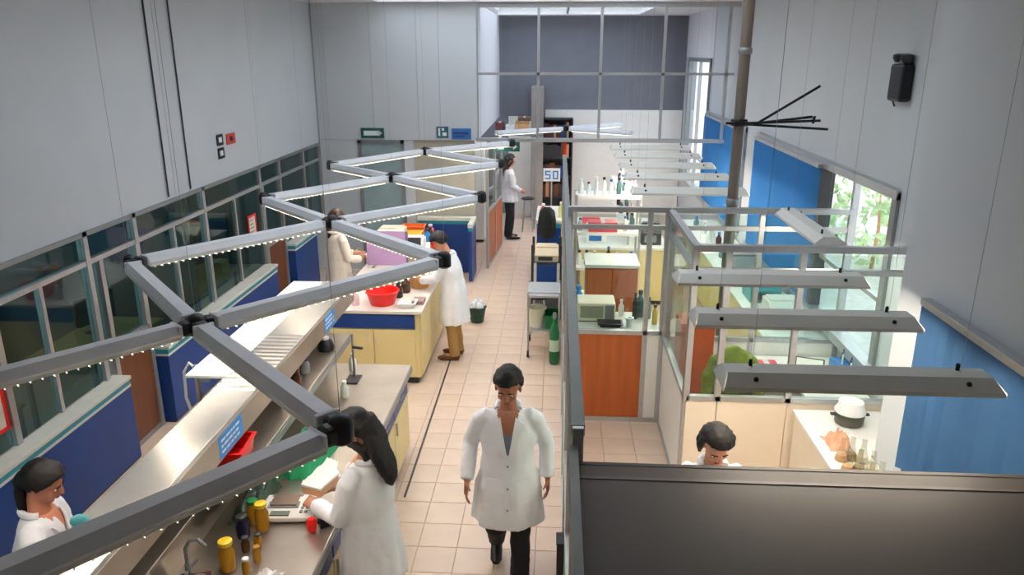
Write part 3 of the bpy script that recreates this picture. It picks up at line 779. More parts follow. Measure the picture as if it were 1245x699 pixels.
# ------------------------------------------------------------------ left: long steel bench and its rack
t = thing('lab_bench', 'long stainless steel lab bench in the left foreground', 'lab bench', (-2.12, 4.1, 0))
y0, y1 = -2.6, 2.48
obj('worktop', MB().box(-.78, .78, y0, y1, .875, .92), M_steelw, t, bev=.008)
obj('worktop_edge', MB().box(.755, .785, y0, y1, .85, .90), M_alud, t, bev=.004)
obj('carcass', MB().box(-.20, .72, y0+.03, y1-.04, .1, .85), M_cream, t)
obj('plinth', MB().box(-.18, .68, y0+.05, y1-.08, 0, .1), M_dark, t)
obj('end_panel', MB().box(-.74, .72, y1-.04, y1-.02, .1, .85), M_cream, t)
n = 8; dy = (y1-y0-.1)/n
for i in range(n):
    a = y0+.05+i*dy
    d = obj('drawer', MB().box(.72, .742, a+.01, a+dy-.01, .66, .84), M_navy, t, bev=.004)
    obj('handle', MB().box(.742, .76, a+dy/2-.07, a+dy/2+.07, .745, .757), M_alu, d)
    d = obj('door', MB().box(.72, .742, a+.01, a+dy-.01, .11, .645), M_cream, t, bev=.004)
    obj('handle', MB().box(.742, .76, a+.05, a+.065, .5, .62), M_alu, d)

t = thing('reagent_rack', 'two-tier stainless steel rack standing on the long steel bench', 'rack', (-2.12, 4.1, .92))
obj('top_shelf', MB().box(-.145, .145, -2.3, 2.9, .655, .68), M_steel, t, bev=.004)
obj('front_fascia', MB().box(.13, .15, -2.3, 2.9, .49, .655), M_steelw, t, bev=.003)
obj('rear_fascia', MB().box(-.15, -.13, -2.3, 2.9, .56, .655), M_steelw, t, bev=.003)
obj('side_shelf', MB().box(-.44, -.15, .63, 2.9, .655, .678), M_white, t, bev=.004)
obj('back_panel', MB().box(-.012, .012, -2.3, 2.36, 0, .655), M_steelw, t)
ls = obj('lower_shelf', MB().box(-.14, .25, -.06, 2.36, .325, .35), M_steelw, t, bev=.004)
obj('lip', MB().box(.235, .255, -.06, 2.36, .28, .325), M_alud, ls)
obj('lower_shelf', MB().box(-.14, .12, -2.3, -.07, .325, .35), M_steelw, t, bev=.004)
for y in (-2.2, -.9, .3, 1.4, 2.3):
    obj('post', MB().box(-.025, .025, y-.02, y+.02, 0, .655), M_alud, t)
rib0 = None
for i in range(15):                     # raised drain ribs across the shelf
    y = .42+i*.072
    if rib0 is None: rib0 = o = obj('rib', MB().prismx([(-.016,0),(.016,0),(.007,.007),(-.007,.007)], -.14, .14), M_steel, t)
    else: o = rib0.copy(); COL.objects.link(o); o.parent = t
    o.location = (0, y, .68)
for y, w in ((-.02, .34), (2.08, .30)):
    st = obj('sticker', MB().box(.150, .152, y-w/2, y+w/2, .50, .645), M_blue, t)
    for k in range(3):
        tl = MB(); random.seed(k+int(y*10))
        a = y-w/2+.03
        while a < y+w/2-.06:
            q = random.uniform(.02, .06); tl.box(.152, .1528, a, a+q, .53+k*.036, .545+k*.036); a += q+.012
        obj('text_line', tl, M_signw, st)
random.seed(3)

def at(name, label, cat, x, y, z, group=None, rz=0): return thing(name, label, cat, (x, y, z), rz, group)
def bottle(label, x, y, z, h, r, bodym, capm, name='bottle', cat='bottle', group=None, neck=.55):
    t = at(name, label, cat, x, y, z, group)
    obj('glass', MB().lathe([(r*.9,0),(r,.01),(r,h*.6),(r*neck*.8,h*.78),(r*neck*.75,h*.86)], n=14), bodym, t, smooth=True)
    obj('cap', MB().lathe([(r*neck,h*.85),(r*neck*1.05,h*.88),(r*neck*1.02,h*.98),(r*neck*.8,h)], n=12), capm, t, smooth=True)
    return t
def tub(name, label, cat, x, y, z, a, b, h, m, rz=0, taper=.8, wall=.008, rim=.012, bot=None):
    t = at(name, label, cat, x, y, z, rz=rz)
    M = MB(); o = [(-1,-1),(1,-1),(1,1),(-1,1)]
    q = lambda f, zz, w: [(sx*(a*f-w), sy*(b*f-w), zz) for sx, sy in o]
    M.rings([q(taper,0,0), q(1,h,0), q(1,h,wall), q(taper,wall,wall)])
    obj('body', M, m, t, bev=.004)
    R_ = MB(); R_.rings([q(1,h,-rim), q(1,h+.010,-rim), q(1,h+.010,wall), q(1,h,wall)], cap=False); 
    n = len(R_.v); R_.f += [(i, (i+1)%4, 12+(i+1)%4, 12+i) for i in range(4)]
    obj('rim', R_, m, t)
    return t
def rtub(name, label, cat, x, y, z, r0, r1, h, m, handle=None):
    t = at(name, label, cat, x, y, z)
    obj('body', MB().lathe([(r0*.3,.004),(r0,0),(r1,h),(r1+.012,h),(r1+.012,h+.012),(r1-.006,h+.012),(r0-.006,.012),(.01,.012)], n=22), m, t, smooth=True)
    if handle: obj('handle', MB().tube([(r1*math.cos(a*PI/10), .0, h-.02+.09*math.sin(a*PI/10)) for a in range(11)], .004, 6), handle, t, smooth=True)
    return t
tub('plastic_crate', 'bright red plastic crate on the lower steel shelf', 'crate', -2.03, 4.20, 1.27, .10, .14, .10, M_red, rz=R(4), taper=.86)
def drape_cloth(label, name, x, y, z, a, b, hgt, m, seed, cat='cloth'):
    rnd = random.Random(seed); nx, ny = 16, 20; top = []; M = MB(); vs = []
    for j in range(ny+1):
        for i in range(nx+1):
            u, v = i/nx*2-1, j/ny*2-1
            e = max(0, 1-(abs(u)**3+abs(v)**3)); f = .82+.25*noise.noise(V((u*1.7+seed, v*1.4, 0)))
            zz = hgt*e**.6*(.55+.6*(noise.noise(V((u*2.2, v*2.2, seed)))+.3)+.18*noise.noise(V((u*6, v*6, seed))))
            vs.append((u*a*f, v*b*f, max(.004, zz)))
    n = nx+1; fs = [(j*n+i, j*n+i+1, (j+1)*n+i+1, (j+1)*n+i) for j in range(ny) for i in range(nx)]
    k = len(vs); vs2 = vs+[(p[0], p[1], 0.0) for p in vs]; fs2 = fs+[tuple(q+k for q in f[::-1]) for f in fs]
    per = [i for i in range(nx)]+[nx+j*n for j in range(ny)]+[ny*n+nx-i for i in range(nx)]+[(ny-j)*n for j in range(ny)]
    for i in range(len(per)):
        p, q = per[i], per[(i+1)%len(per)]; fs2.append((p, p+k, q+k, q))
    M.add(vs2, fs2)
    return solo(name, M, m, label, cat, (x, y, z), smooth=True)
drape_cloth('crumpled bright green cloth heaped on the steel bench beside the woman', 'green_cloth', -1.76, 4.86, .92, .19, .42, .20, M_green, 3)
drape_cloth('dark olive plastic bag slumped on the steel bench behind the balance', 'plastic_bag', -1.92, 4.22, .92, .12, .30, .16, mat('dark_olive_plastic', (52,66,54), .3, bump=.2), 8, 'bag')
t = at('lab_balance', 'off-white lab balance with a brown pan on the steel bench', 'balance', -1.67, 4.14, .92, rz=R(4))
obj('housing', MB().prismx([(-.12,.012),(.12,.012),(.12,.06),(.06,.07),(-.12,.045)], -.165, .165), M_white, t, bev=.008)
obj('pan', MB().box(-.12, .05, -.02, .105, .066, .076), mat('pan_brown', (132,112,96), .35, .5), t, bev=.004)
obj('pan_rim', MB().box(-.135, .065, -.035, .115, .058, .066), M_grey, t, bev=.003)
obj('display', MB().box(-.10, .02, -.105, -.06, .047, .056), mat('lcd_grey', (96,106,92), .3), t)
for i in range(6):
    obj('key', MB().cbox(.09+.03*(i % 2), -.07+.04*(i//2), .058, .018, .022, .012), M_grey, t, bev=.002)
for sx in (-.14, .14):
    for sy in (-.1, .1): obj('foot', MB().cyl((sx, sy, 0), (sx, sy, .014), .014), M_black, t)
t = at('paper_stack', 'loose stack of white papers on the steel bench by the woman', 'papers', -1.62, 4.62, .92, rz=R(20))
for k in range(4): obj('sheet', MB().cbox(0, 0, .004+k*.006, .21, .297, .005), M_paper, t, loc=(0, 0, 0)); 
for k, o in enumerate([c for c in t.children]): o.rotation_euler = (0, 0, R(k*9-12))
t = at('sample_tray', 'tan sample box held in the hands of the bench woman', 'box', -1.47, 4.18, 1.09, rz=R(-18))
obj('body', MB().box(-.07, .07, -.10, .10, 0, .05), M_kraft, t, bev=.004); obj('lid', MB().box(-.074, .074, -.104, .104, .05, .066), M_paper, t, bev=.003)
t = at('heat_sealer', 'red and black hand tool lying at the edge of the steel bench', 'hand tool', -1.47, 3.96, .92, rz=R(35))
obj('head', MB().lathe([(.022,0),(.030,.02),(.034,.07),(.02,.09)], n=12), M_red, t, smooth=True)
obj('grip', MB().bar((.0,0,.055), (.13,.03,.035), .03, .026), M_black, t, bev=.006)
obj('plate', MB().box(.07, .17, .01, .09, .004, .022), M_alud, t, bev=.003); obj('foot', MB().box(.05, .15, -.01, .04, 0, .026), M_black, t)
bottle('amber bottle with a yellow cap, the one next to the balance', -1.78, 3.96, .92, .19, .042, M_amber, M_yellow, neck=.85)
bottle('amber bottle with a yellow cap, nearest on the steel bench', -1.84, 3.58, .92, .19, .046, M_amber, M_yellow, neck=.85)
bottle('clear bottle with a green cap behind the yellow-capped bottles', -1.86, 4.02, .92, .17, .038, M_amber, M_greenp, neck=.85)
bottle('dark navy bottle lying low among the yellow-capped bottles', -1.87, 3.88, .92, .15, .04, mat('navy_glass', (26,32,66), .2), M_dark, neck=.8)
for i, (x, y, l) in enumerate(((-1.74, 3.78, 'small amber vial between the two yellow-capped bottles'), (-1.70, 3.66, 'small amber vial right of the nearest yellow-capped bottle'), (-1.80, 3.74, 'small brown vial behind the nearest yellow-capped bottle'), (-1.72, 3.55, 'small white-capped vial nearest the crumpled glove'))):
    bottle(l, x, y, .92, .10, .024, (M_amber, M_amber, M_bottleb, M_amber)[i], (M_dark, M_amber, M_dark, M_signw)[i], 'vial', 'vial', neck=.8)
drape_cloth('crumpled white glove on the near end of the steel bench', 'rubber_glove', -1.58, 3.48, .92, .09, .10, .06, mat('glove_white', (222,214,216), .6, bump=.2), 21, 'glove')
t = at('bench_faucet', 'grey gooseneck tap on the steel bench, lower left', 'tap', -2.02, 3.48, .92)
obj('base', MB().lathe([(.04,0),(.036,.02),(.018,.03),(.016,.1)], n=12), M_alud, t, smooth=True)
obj('spout', MB().tube([(0,0,.08),(0,0,.2),(.03,0,.25),(.08,0,.26),(.12,0,.22)], .011, 8), M_alud, t, smooth=True)
for s in (-1, 1): obj('lever', MB().bar((0,s*.015,.06), (.02,s*.07,.075), .016, .012), M_alud, t)
t = at('gas_valve', 'black gas valve with a side nozzle, nearest fitting on the steel bench', 'valve', -1.98, 3.28, .92)
obj('base', MB().lathe([(.05,0),(.045,.02),(.025,.03),(.022,.12),(.03,.13),(.03,.16)], n=14), M_black, t, smooth=True); obj('nozzle', MB().tube([(0,0,.10),(.05,.02,.11),(.11,.03,.10)], [.014,.012,.008], 8), M_alud, t, smooth=True); obj('knob', MB().bar((-.02,-.05,.15),(.02,.05,.15),.02,.014), M_dark, t, bev=.004)
t = at('magnetic_stirrer', 'small dark red stirrer between the tap and the yellow-capped bottles', 'stirrer', -1.93, 3.40, .92, rz=R(15))
obj('housing', MB().prismx([(-.07,0),(.07,0),(.07,.06),(-.07,.045)], -.06, .06), mat('dark_maroon', (84,36,34), .4), t, bev=.006); obj('plate', MB().lathe([(.05,.056),(.05,.066),(.01,.067)], n=16), M_alud, t, smooth=True); obj('knob', MB().cyl((0,-.07,.022),(0,-.085,.022),.012), M_black, t)
bottle('small dark bottle with a white cap beside the gas valve', -1.88, 3.30, .92, .12, .03, M_bottleb, M_signw, neck=.8)
rtub('beaker', 'small steel beaker at the near end of the steel bench', 'beaker', -1.70, 3.36, .92, .035, .04, .08, M_steelw)
t = at('clamp_stand', 'dark metal clamp stand on the far end of the steel bench', 'stand', -1.80, 6.20, .92)
obj('base', MB().box(-.06,.06,-.09,.09,0,.015), M_dark, t, bev=.004); obj('rod', MB().cyl((0,.05,.015),(0,.05,.42),.010), M_alud, t); obj('clamp', MB().bar((0,.05,.3),(.10,.0,.31),.02), M_dark, t)
bottle('white wash bottle at the far end of the steel bench', -1.86, 6.42, .92, .17, .035, M_white, M_white, neck=.5)
bottle('clear bottle with a white cap under the far end of the rack', -1.78, 5.85, .92, .15, .035, mat('cloudy_glass', (206,210,206), .25), M_white, neck=.6)
t = at('vortex_mixer', 'small black mixer with a pale ring on the lower steel shelf', 'mixer', -1.98, 6.05, 1.27)
obj('body', MB().lathe([(.07,0),(.075,.03),(.06,.08),(.04,.1)], n=16), M_black, t, smooth=True); obj('ring', MB().lathe([(.022,.1),(.034,.1),(.034,.118),(.022,.118)], n=14), M_signw, t, smooth=True)
for i, (x, y, l, m) in enumerate(((-2.0, 5.55, 'purple-capped jar on the lower steel shelf', mat('purple_cap', (92,60,110), .4)), (-1.97, 5.0, 'white jar near the front of the lower steel shelf', M_white), (-1.99, 5.3, 'brown jar midway on the lower steel shelf', M_bottleb))):
    bottle(l, x, y, 1.27, .13, .04, (M_grey, M_white, M_bottleb)[i], m, 'jar', 'jar', neck=.9)
t = at('pipe_stand', 'pale grey service pipe with hanging hose behind the steel rack', 'pipe', -2.80, 5.35, .92)
obj('pipe', MB().cyl((0,0,0),(0,0,.48),.022), M_alu, t, smooth=True)
obj('hose', MB().tube([(0,0,.45),(-.05,0,.5),(-.10,0,.42),(-.11,0,.2),(-.08,.02,.02)], .012, 8), M_white, t, smooth=True)
obj('valve', MB().bar((.02,0,.36),(.10,0,.36),.03), M_alud, t)
tub('plastic_tray', 'red plastic tray on the bench behind the steel rack', 'tray', -2.62, 5.75, .92, .12, .16, .09, M_red, taper=.85)
solo('floor_channel', MB().box(-.008,.008,-1.55,1.55,0,.012), M_dark, 'thin dark cable strip on the floor between the two left benches', 'cable strip', (-1.30, 7.33, 0), R(.4))

# ------------------------------------------------------------------ cream bench
t = thing('lab_bench', 'cream lab bench with a blue drawer front behind the steel bench', 'lab bench', (-2.07, 9.1, 0))
obj('worktop', MB().box(-.56, .56, -1.0, 1.05, .88, .92), mat('pale_worktop', (226,218,210), .35), t, bev=.006)
obj('carcass', MB().box(-.53, .52, -.96, 1.0, .09, .88), M_cream, t)
obj('plinth', MB().box(-.50, .48, -.92, .96, 0, .09), M_dark, t)
d = obj('drawer', MB().box(-.50, .47, -.985, -.96, .70, .865), M_navy, t, bev=.005)
for a, b in ((-.50, -.02), (-.01, .47)):
    d = obj('door', MB().box(a, b, -.985, -.96, .11, .685), M_cream, t, bev=.005)
    obj('handle', MB().box(b-.06 if a < -.3 else a+.045, b-.045 if a < -.3 else a+.06, -1.0, -.985, .52, .62), M_cap, d)
for k in range(3):
    a = -.93+k*.64
    d = obj('side_door', MB().box(.52, .54, a, a+.62, .11, .865), M_cream, t, bev=.005)
    obj('handle', MB().box(.54, .555, a+.05, a+.065, .52, .66), M_cap, d)
rtub('plastic_basin', 'bright red plastic basin on the front of the cream bench', 'basin', -2.02, 8.38, .92, .14, .19, .15, M_red)
tub('plastic_tray', 'white plastic tray beside the red basin', 'tray', -1.70, 8.28, .92, .09, .09, .05, M_white)
solo('hot_plate', MB().box(-.07,.07,-.09,.09,0,.05), mat('mauve_grey', (150,120,120), .5), 'small mauve-grey block on the right front corner of the cream bench', 'hot plate', (-1.60, 8.42, .92), bev=.01)
rtub('clay_pot', 'tan round pot in front of the man at the cream bench', 'pot', -1.70, 9.05, .92, .11, .15, .16, mat('tan_pot', (196,140,84), .6))
bottle('brown reagent bottle standing beside the tan pot', -1.83, 8.82, .92, .20, .06, M_bottleb, M_dark)
bottle('dark brown reagent bottle behind the red basin', -1.88, 8.62, .92, .19, .055, mat('dark_glass', (40,24,18), .15), M_dark)
bottle('tan reagent bottle left of the brown bottles', -2.02, 8.72, .92, .22, .07, mat('tan_bottle', (176,140,70), .3), M_tan)
bottle('white wash bottle at the left end of the cream bench', -2.32, 8.30, .92, .18, .045, mat('pink_white', (236,206,206), .4), M_white)
t = at('lilac_board', 'large lilac display board standing on the cream bench', 'board', -2.30, 9.95, .92)
obj('panel', MB().box(-.28,.26,-.012,.012,.02,.50), M_lilac, t, bev=.004); obj('foot', MB().box(-.2,-.16,-.08,.08,0,.02), M_alud, t); obj('foot', MB().box(.14,.18,-.08,.08,0,.02), M_alud, t); obj('edge_strip', MB().box(.26,.29,-.018,.018,.0,.50), mat('dark_lilac', (120,96,130), .6), t)
t = at('face_shield', 'red protective visor over the face of the man at the cream bench', 'visor', -1.46, 9.035, 1.475, rz=R(90))
vs = []
obj('visor', MB().rings([[(.085*math.cos(a), .085*math.sin(a)+.0, z) for a in [PI*(.12+.76*k/8) for k in range(9)]]+[(.080*math.cos(a), .080*math.sin(a), z) for a in [PI*(.88-.76*k/8) for k in range(9)]] for z in (-.03, .035)]), M_red, t)

# third bench with instruments
t = thing('lab_bench', 'white-topped lab bench crowded with instruments beyond the lilac board', 'lab bench', (-2.33, 11.3, 0))
obj('worktop', MB().box(-.45, .43, -.75, .73, .88, .92), M_white, t, bev=.006); obj('carcass', MB().box(-.43, .40, -.72, .70, .1, .88), M_cream, t); obj('plinth', MB().box(-.40, .36, -.68, .66, 0, .1), M_dark, t)
for k in range(3): obj('side_door', MB().box(.40, .42, -.7+k*.47, -.25+k*.47, .12, .86), M_cream, t, bev=.004)
def instrument(label, x, y, z, a, b, h, m, m2, name='instrument', cat='instrument'):
    t = at(name, label, cat, x, y, z)
    obj('housing', MB().prismx([(-b,0),(b,0),(b,h),(-b*.3,h),(-b,h*.6)], -a, a), m, t, bev=.008)
    obj('control_panel', MB().box(-a*.7, a*.5, -b-.006, -b, h*.15, h*.5), m2, t)
    obj('lid', MB().box(-a*.85, a*.85, -b*.1, b*.9, h, h+.02), m, t, bev=.004)
    return t
instrument('cream instrument with dark keys on the crowded bench', -2.55, 10.84, .92, .20, .16, .16, mat('cream_plastic', (238,232,206), .4), M_dark)
instrument('white instrument with blue flank on the crowded bench', -2.12, 11.05, .92, .14, .16, .14, M_white, M_bluep)
instrument('pale cream centrifuge at the back of the crowded bench', -2.53, 11.3, .92, .20, .22, .22, mat('cream_plastic2', (240,236,214), .4), M_grey, 'centrifuge', 'centrifuge')
tub('plastic_tray', 'yellow tray on the crowded far bench', 'tray', -2.26, 11.48, .92, .16, .13, .12, mat('yellow_tray', (240,206,84), .4))
tub('plastic_tray', 'orange tray behind the yellow tray', 'tray', -2.28, 11.80, .92, .18, .12, .16, mat('orange_tray', (232,110,40), .4))
bottle('pink bottle beside the orange tray', -2.0, 11.75, .92, .2, .06, M_redp, M_signw)
bottle('blue bottle on the aisle side of the crowded bench', -2.0, 11.42, .92, .2, .05, M_bluep, M_dark)
bottle('dark bottle next to the blue bottle on the crowded bench', -1.97, 11.55, .92, .2, .05, M_dark, M_dark)
t = at('laptop', 'open white laptop with dark screen on the crowded bench', 'laptop', -2.12, 10.69, .92)
obj('base', MB().box(-.15,.15,-.1,.1,0,.02), M_white, t, bev=.003); s = obj('lid', MB().box(-.15,.15,-.008,.008,0,.2), M_white, t, bev=.003, loc=(0,.1,.02)); s.rotation_euler = (R(-15),0,0); obj('screen', MB().box(-.13,.13,-.011,-.008,.02,.185), M_dark, s)
rtub('waste_bin', 'dark green waste bin on the aisle floor behind the khaki-trousered man', 'bin', -1.12, 10.35, 0, .09, .13, .22, mat('dark_green_plastic', (14,62,48), .4))
drape_cloth('white plastic bag in the dark green waste bin', 'bin_liner', -1.12, 10.35, .235, .12, .12, .12, mat('bag_white', (220,224,228), .4), 5, 'bag')

# ------------------------------------------------------------------ signs
def sign(name, label, x, y, z, w, h, m, marks, mm, rot=0, cat='sign'):
    t = at(name, label, cat, x, y, z, rz=rot)
    p = obj('plate', MB().box(-w/2, w/2, -.012, 0, -h/2, h/2), m, t, bev=.002)
    for q in marks:
        mb = MB()
        if len(q) == 4: mb.box(q[0], q[1], -.0145, -.012, q[2], q[3])
        else:
            k = len(q)//2; mb.prism([(q[2*i], q[2*i+1]) for i in range(k)], -.0145, -.012)
        obj('mark', mb, mm, p)
    return t
sign('exit_sign', 'green sign with a long white bar, above the far left door', -3.15, 12.99, 2.415, .40, .17, M_signg, [(-.15,.12,-.04,.04), (.10,.055,.165,0,.10,-.055)], M_signw)
sign('exit_sign', 'green sign over the aisle beside the far woman', -.85, 13.0, 2.20, .42, .16, M_signg, [(-.16,-.06,-.04,.05), (-.02,.10,-.015,.015), (.10,.05,.17,0,.10,-.05)], M_signw)
sign('safety_sign', 'small dark teal pictogram sign on the back wall', -1.95, 12.99, 2.435, .20, .19, mat('sign_teal', (40,100,120), .5), [(-.07,-.04,-.06,.07), (0,.07,-.06,.0), (-.01,.03,.03,.07)], M_signw)
sign('safety_sign', 'blue sign beside the dark teal pictogram', -1.63, 12.99, 2.41, .33, .18, M_signb, [(-.14,.12,-.005,.03), (-.12,.06,-.05,-.025)], mat('sign_dark_blue', (24,60,120), .5))
sign('paper_sign', 'white sign with blue writing in front of the far dark shelves', -.10, 14.0, 1.575, .31, .24, M_signw,
     [(-.12,-.02,.05,.075),(-.12,-.095,.0,.05),(-.12,-.02,-.01,.01),(-.045,-.02,-.06,-.01),(-.12,-.02,-.08,-.055),(.02,.12,.05,.075),(.02,.12,-.08,-.055),(.02,.045,-.08,.07),(.095,.12,-.08,.07)], M_blue)
obj('post', MB().box(-.012, .012, 0, .02, -1.575, .12), M_alu, bpy.data.objects['paper_sign'])
for y, z, m, l in ((9.12, 2.72, M_black, 'upper black pictogram sign on the left wall'), (9.12, 2.56, M_black, 'lower black pictogram sign on the left wall'), (9.44, 2.70, mat('sign_red', (200,60,56), .5), 'red sign on the left wall beside the black pictograms')):
    sign('wall_sign', l, -4.10, y, z, .17 if m is M_black else .26, .13, m, [(-.04,.04,-.03,.03)], M_signw if m is M_black else M_black, R(90))
def poster(label, y, z, w, h):
    t = at('notice_board', label, 'poster', -4.112, y, z, rz=R(90))
    obj('sheet', MB().box(-w/2, w/2, -.006, 0, -h/2, h/2), mat('notice_paper', (226,222,206), .6), t)
    obj('red_border', MB().box(-w/2-.03, w/2+.03, -.012, 0, h/2, h/2+.03).box(-w/2-.03, w/2+.03, -.012, 0, -h/2-.03, -h/2).box(-w/2-.03, -w/2, -.012, 0, -h/2, h/2).box(w/2, w/2+.03, -.012, 0, -h/2, h/2), M_red, t)
    for k in range(5): obj('text_line', MB().box(-w*.4, w*(.1+.06*(k % 4)), -.008, -.006, h*(.38-.17*k)-.012, h*(.38-.17*k)), mat('print_grey', (120,120,116), .6), t)
poster('white notice with a red frame on the near left window', 4.62, 1.36, .62, .62)
poster('small white and red notice on the far left window', 9.86, 1.46, .22, .30)

# ------------------------------------------------------------------ right wall pieces
t = at('emergency_light', 'black wall-mounted emergency light high on the right wall', 'wall light', 2.86, 6.66, 3.52)
obj('body', MB().box(-.10, 0, -.13, .13, -.17, .13), M_black, t, bev=.025); obj('bracket', MB().box(-.07, 0, -.05, .05, .13, .20), M_grey, t, bev=.006)
for s in (-1, 1): obj('lamp_head', MB().lathe([(.03,0),(.05,.03),(.05,.06),(.02,.07)], (-.06, s*.07, .14), 12), M_dark, t, smooth=True)
obj('cable', MB().tube([(-.02,.12,-.1),(-.03,.17,-.16),(-.01,.15,-.22)], .008, 6), M_black, t)
t = at('ceiling_pipe', 'brown vertical pipe from the ceiling down behind the lamps on the right', 'pipe', 1.72, 7.50, 0)
obj('pipe', MB().cyl((0,0,.03),(0,0,4.49),.052,n=16), M_pipe, t, smooth=True); obj('flange', MB().lathe([(.09,0),(.09,.03),(.055,.035)], n=16), M_pipe, t, smooth=True)
for z in (2.34, 3.75): obj('collar', MB().lathe([(.058,z-.03),(.066,z-.02),(.066,z+.02),(.058,z+.03)], n=16), M_alud, t, smooth=True)
t = at('rod_bracket', 'black fan of thin rods fixed to the brown pipe', 'bracket', 1.72, 7.45, 3.10)
obj('clamp', MB().lathe([(.075,-.03),(.08,-.02),(.08,.02),(.075,.03)], (0,.05,0), 14), M_black, t, smooth=True)
for a, b in (((-.14,-.03,.0),(.80,-.05,-.05)), ((.0,-.04,.0),(.72,-.06,.03)), ((.05,-.04,-.01),(.66,.0,.06)), ((.15,-.03,.0),(.71,.02,.34))):
    obj('rod', MB().bar(a, b, .03 if b[2] < .2 else .018, .022), M_black, t, bev=.004)
obj('tip', MB().bar((.66,-.04,.0),(.67,-.04,.07),.02), M_black, t)

# ------------------------------------------------------------------ right: aisle furniture
t = thing('service_trolley', 'steel service trolley beside the aisle partition', 'trolley', (-.14, 9.35, 0))
obj('top_shelf', MB().box(-.21, .21, -.30, .30, .80, .83), M_alu, t, bev=.005); obj('lower_shelf', MB().box(-.20, .20, -.29, .29, .34, .36), M_alu, t, bev=.005)
for x in (-.195, .195):
    for y in (-.285, .285):
        l = obj('leg', MB().cyl((x,y,.09),(x,y,.86),.013), M_alu, t, smooth=True); obj('caster', MB().cyl((x-.014,y,.045),(x+.014,y,.045),.045), M_black, l)
obj('push_bar', MB().tube([(-.195,-.285,.85),(-.195,-.33,.88),(.195,-.33,.88),(.195,-.285,.85)], .011, 8), M_alu, t)
rtub('plastic_bucket', 'off-white bucket on the lower trolley shelf', 'bucket', -.23, 9.25, .36, .09, .115, .24, mat('bucket_white', (226,222,200), .4), M_alud)
tub('plastic_crate', 'dark green crate on the lower trolley shelf', 'crate', -.03, 9.28, .36, .10, .16, .17, M_greenp, taper=.9)
drape_cloth('pale lilac-white plastic wrap on the lower trolley shelf behind the bucket', 'plastic_wrap', -.16, 9.53, .36, .14, .08, .16, mat('wrap_white', (222,224,240), .3), 12, 'wrap')
t = at('gas_bottle', 'green soda bottle shape hanging on the trolley end by the partition', 'gas bottle', .0, 8.86, 0)
obj('cylinder', MB().lathe([(.05,0),(.062,.02),(.062,.42),(.045,.50),(.02,.54),(.02,.60)], n=16), mat('green_cylinder', (22,110,64), .35), t, smooth=True); obj('valve', MB().lathe([(.024,.60),(.026,.66),(.012,.68)], n=10), M_alud, t, smooth=True); obj('label_band', MB().lathe([(.063,.18),(.0635,.19),(.0635,.32),(.063,.33)], n=16), mat('band_pale', (190,214,190), .5), t, smooth=True)
t['label'] = 'small green gas cylinder standing at the trolley end by the partition'
t = thing('equipment_cart', 'dark framed cart with a cream instrument and navy panel beyond the trolley', 'cart', (-.12, 10.75, 0))
for x in (-.21, .19):
    for y in (-.26, .26): obj('post', MB().box(x-.018,x+.018,y-.018,y+.018,0,1.12), M_dark, t)
for z in (.18, .52, .86): obj('shelf', MB().box(-.22,.2,-.27,.27,z-.015,z), M_dark, t)
obj('navy_panel', MB().box(-.15,.14,-.285,-.27,.55,.83), M_navy, t, bev=.003); obj('panel_frame', MB().box(-.19,-.15,-.285,-.27,.52,.86), M_cap, t); obj('panel_frame', MB().box(.14,.18,-.285,-.27,.52,.86), M_cap, t)
instrument('cream instrument on the top shelf of the dark cart', -.13, 10.75, .86, .17, .22, .16, mat('beige_box', (214,196,166), .5), M_dark)
t = thing('lab_stool', 'low stool with a dark seat between the trolley and the dark cart', 'stool', (-.22, 10.0, 0), group='lab stools')
obj('seat', MB().lathe([(.10,.50),(.15,.505),(.155,.53),(.14,.545),(.03,.55)], n=16), mat('dark_purple_seat', (60,40,58), .5), t, smooth=True)
for a in range(4):
    c, s = math.cos(R(45+90*a)), math.sin(R(45+90*a)); obj('leg', MB().cyl((c*.09,s*.09,.5),(c*.15,s*.15,0),.012), M_cap, t, smooth=True)
t['group'] = ''; del t['group']
t = thing('lab_bench', 'navy bench end with teal stripe on the right of the far aisle', 'lab bench', (-.08, 12.9, 0))
obj('carcass', MB().box(-.24,.16,-.6,.6,.08,.96), M_navy, t, bev=.004); obj('stripe', MB().box(-.245,.165,-.605,.6,.96,1.03), M_teal, t); obj('worktop', MB().box(-.26,.18,-.62,.62,1.05,1.09), M_cap, t, bev=.005); obj('upper_stripe', MB().box(-.245,.165,-.605,.6,1.03,1.05), M_cap, t); obj('plinth', MB().box(-.22,.14,-.56,.56,0,.08), M_dark, t)
t = thing('office_chair', 'black high-backed chair in front of the far navy bench end', 'chair', (-.15, 12.0, 0))
obj('backrest', MB().tube([(0,.02,.86),(0,.02,.96),(0,.03,1.15),(0,.05,1.30),(0,.055,1.36)], [(.10,.03),(.14,.035),(.145,.035),(.12,.03),(.05,.02)], 14, side=(1,0,0)), M_black, t, smooth=True)
obj('seat', MB().lathe([(.12,.66),(.19,.665),(.2,.70),(.17,.72),(.03,.725)], (0,-.05,0), 16), M_black, t, smooth=True); obj('post', MB().cyl((0,-.05,.1),(0,-.05,.66),.03), M_dark, t); obj('back_stem', MB().bar((0,.08,.68),(0,.07,.92),.04,.02), M_dark, t)
for a in range(5):
    c, s = math.cos(a*2*PI/5), math.sin(a*2*PI/5); l = obj('leg', MB().bar((0,-.05,.09),(c*.2,-.05+s*.2,.06),.035,.03), M_dark, t); obj('caster', MB().ell((c*.2,-.05+s*.2,.03),(.028,.028,.028),8,6), M_black, l)
bottle('pink bottle on the far navy bench, left of the black chair', -.22, 12.6, 1.09, .22, .05, M_redp, M_signw); bottle('pale green bottle on the far navy bench, right of the black chair', .08, 12.55, 1.09, .26, .05, mat('lime_bottle', (206,214,130), .4), M_signw)
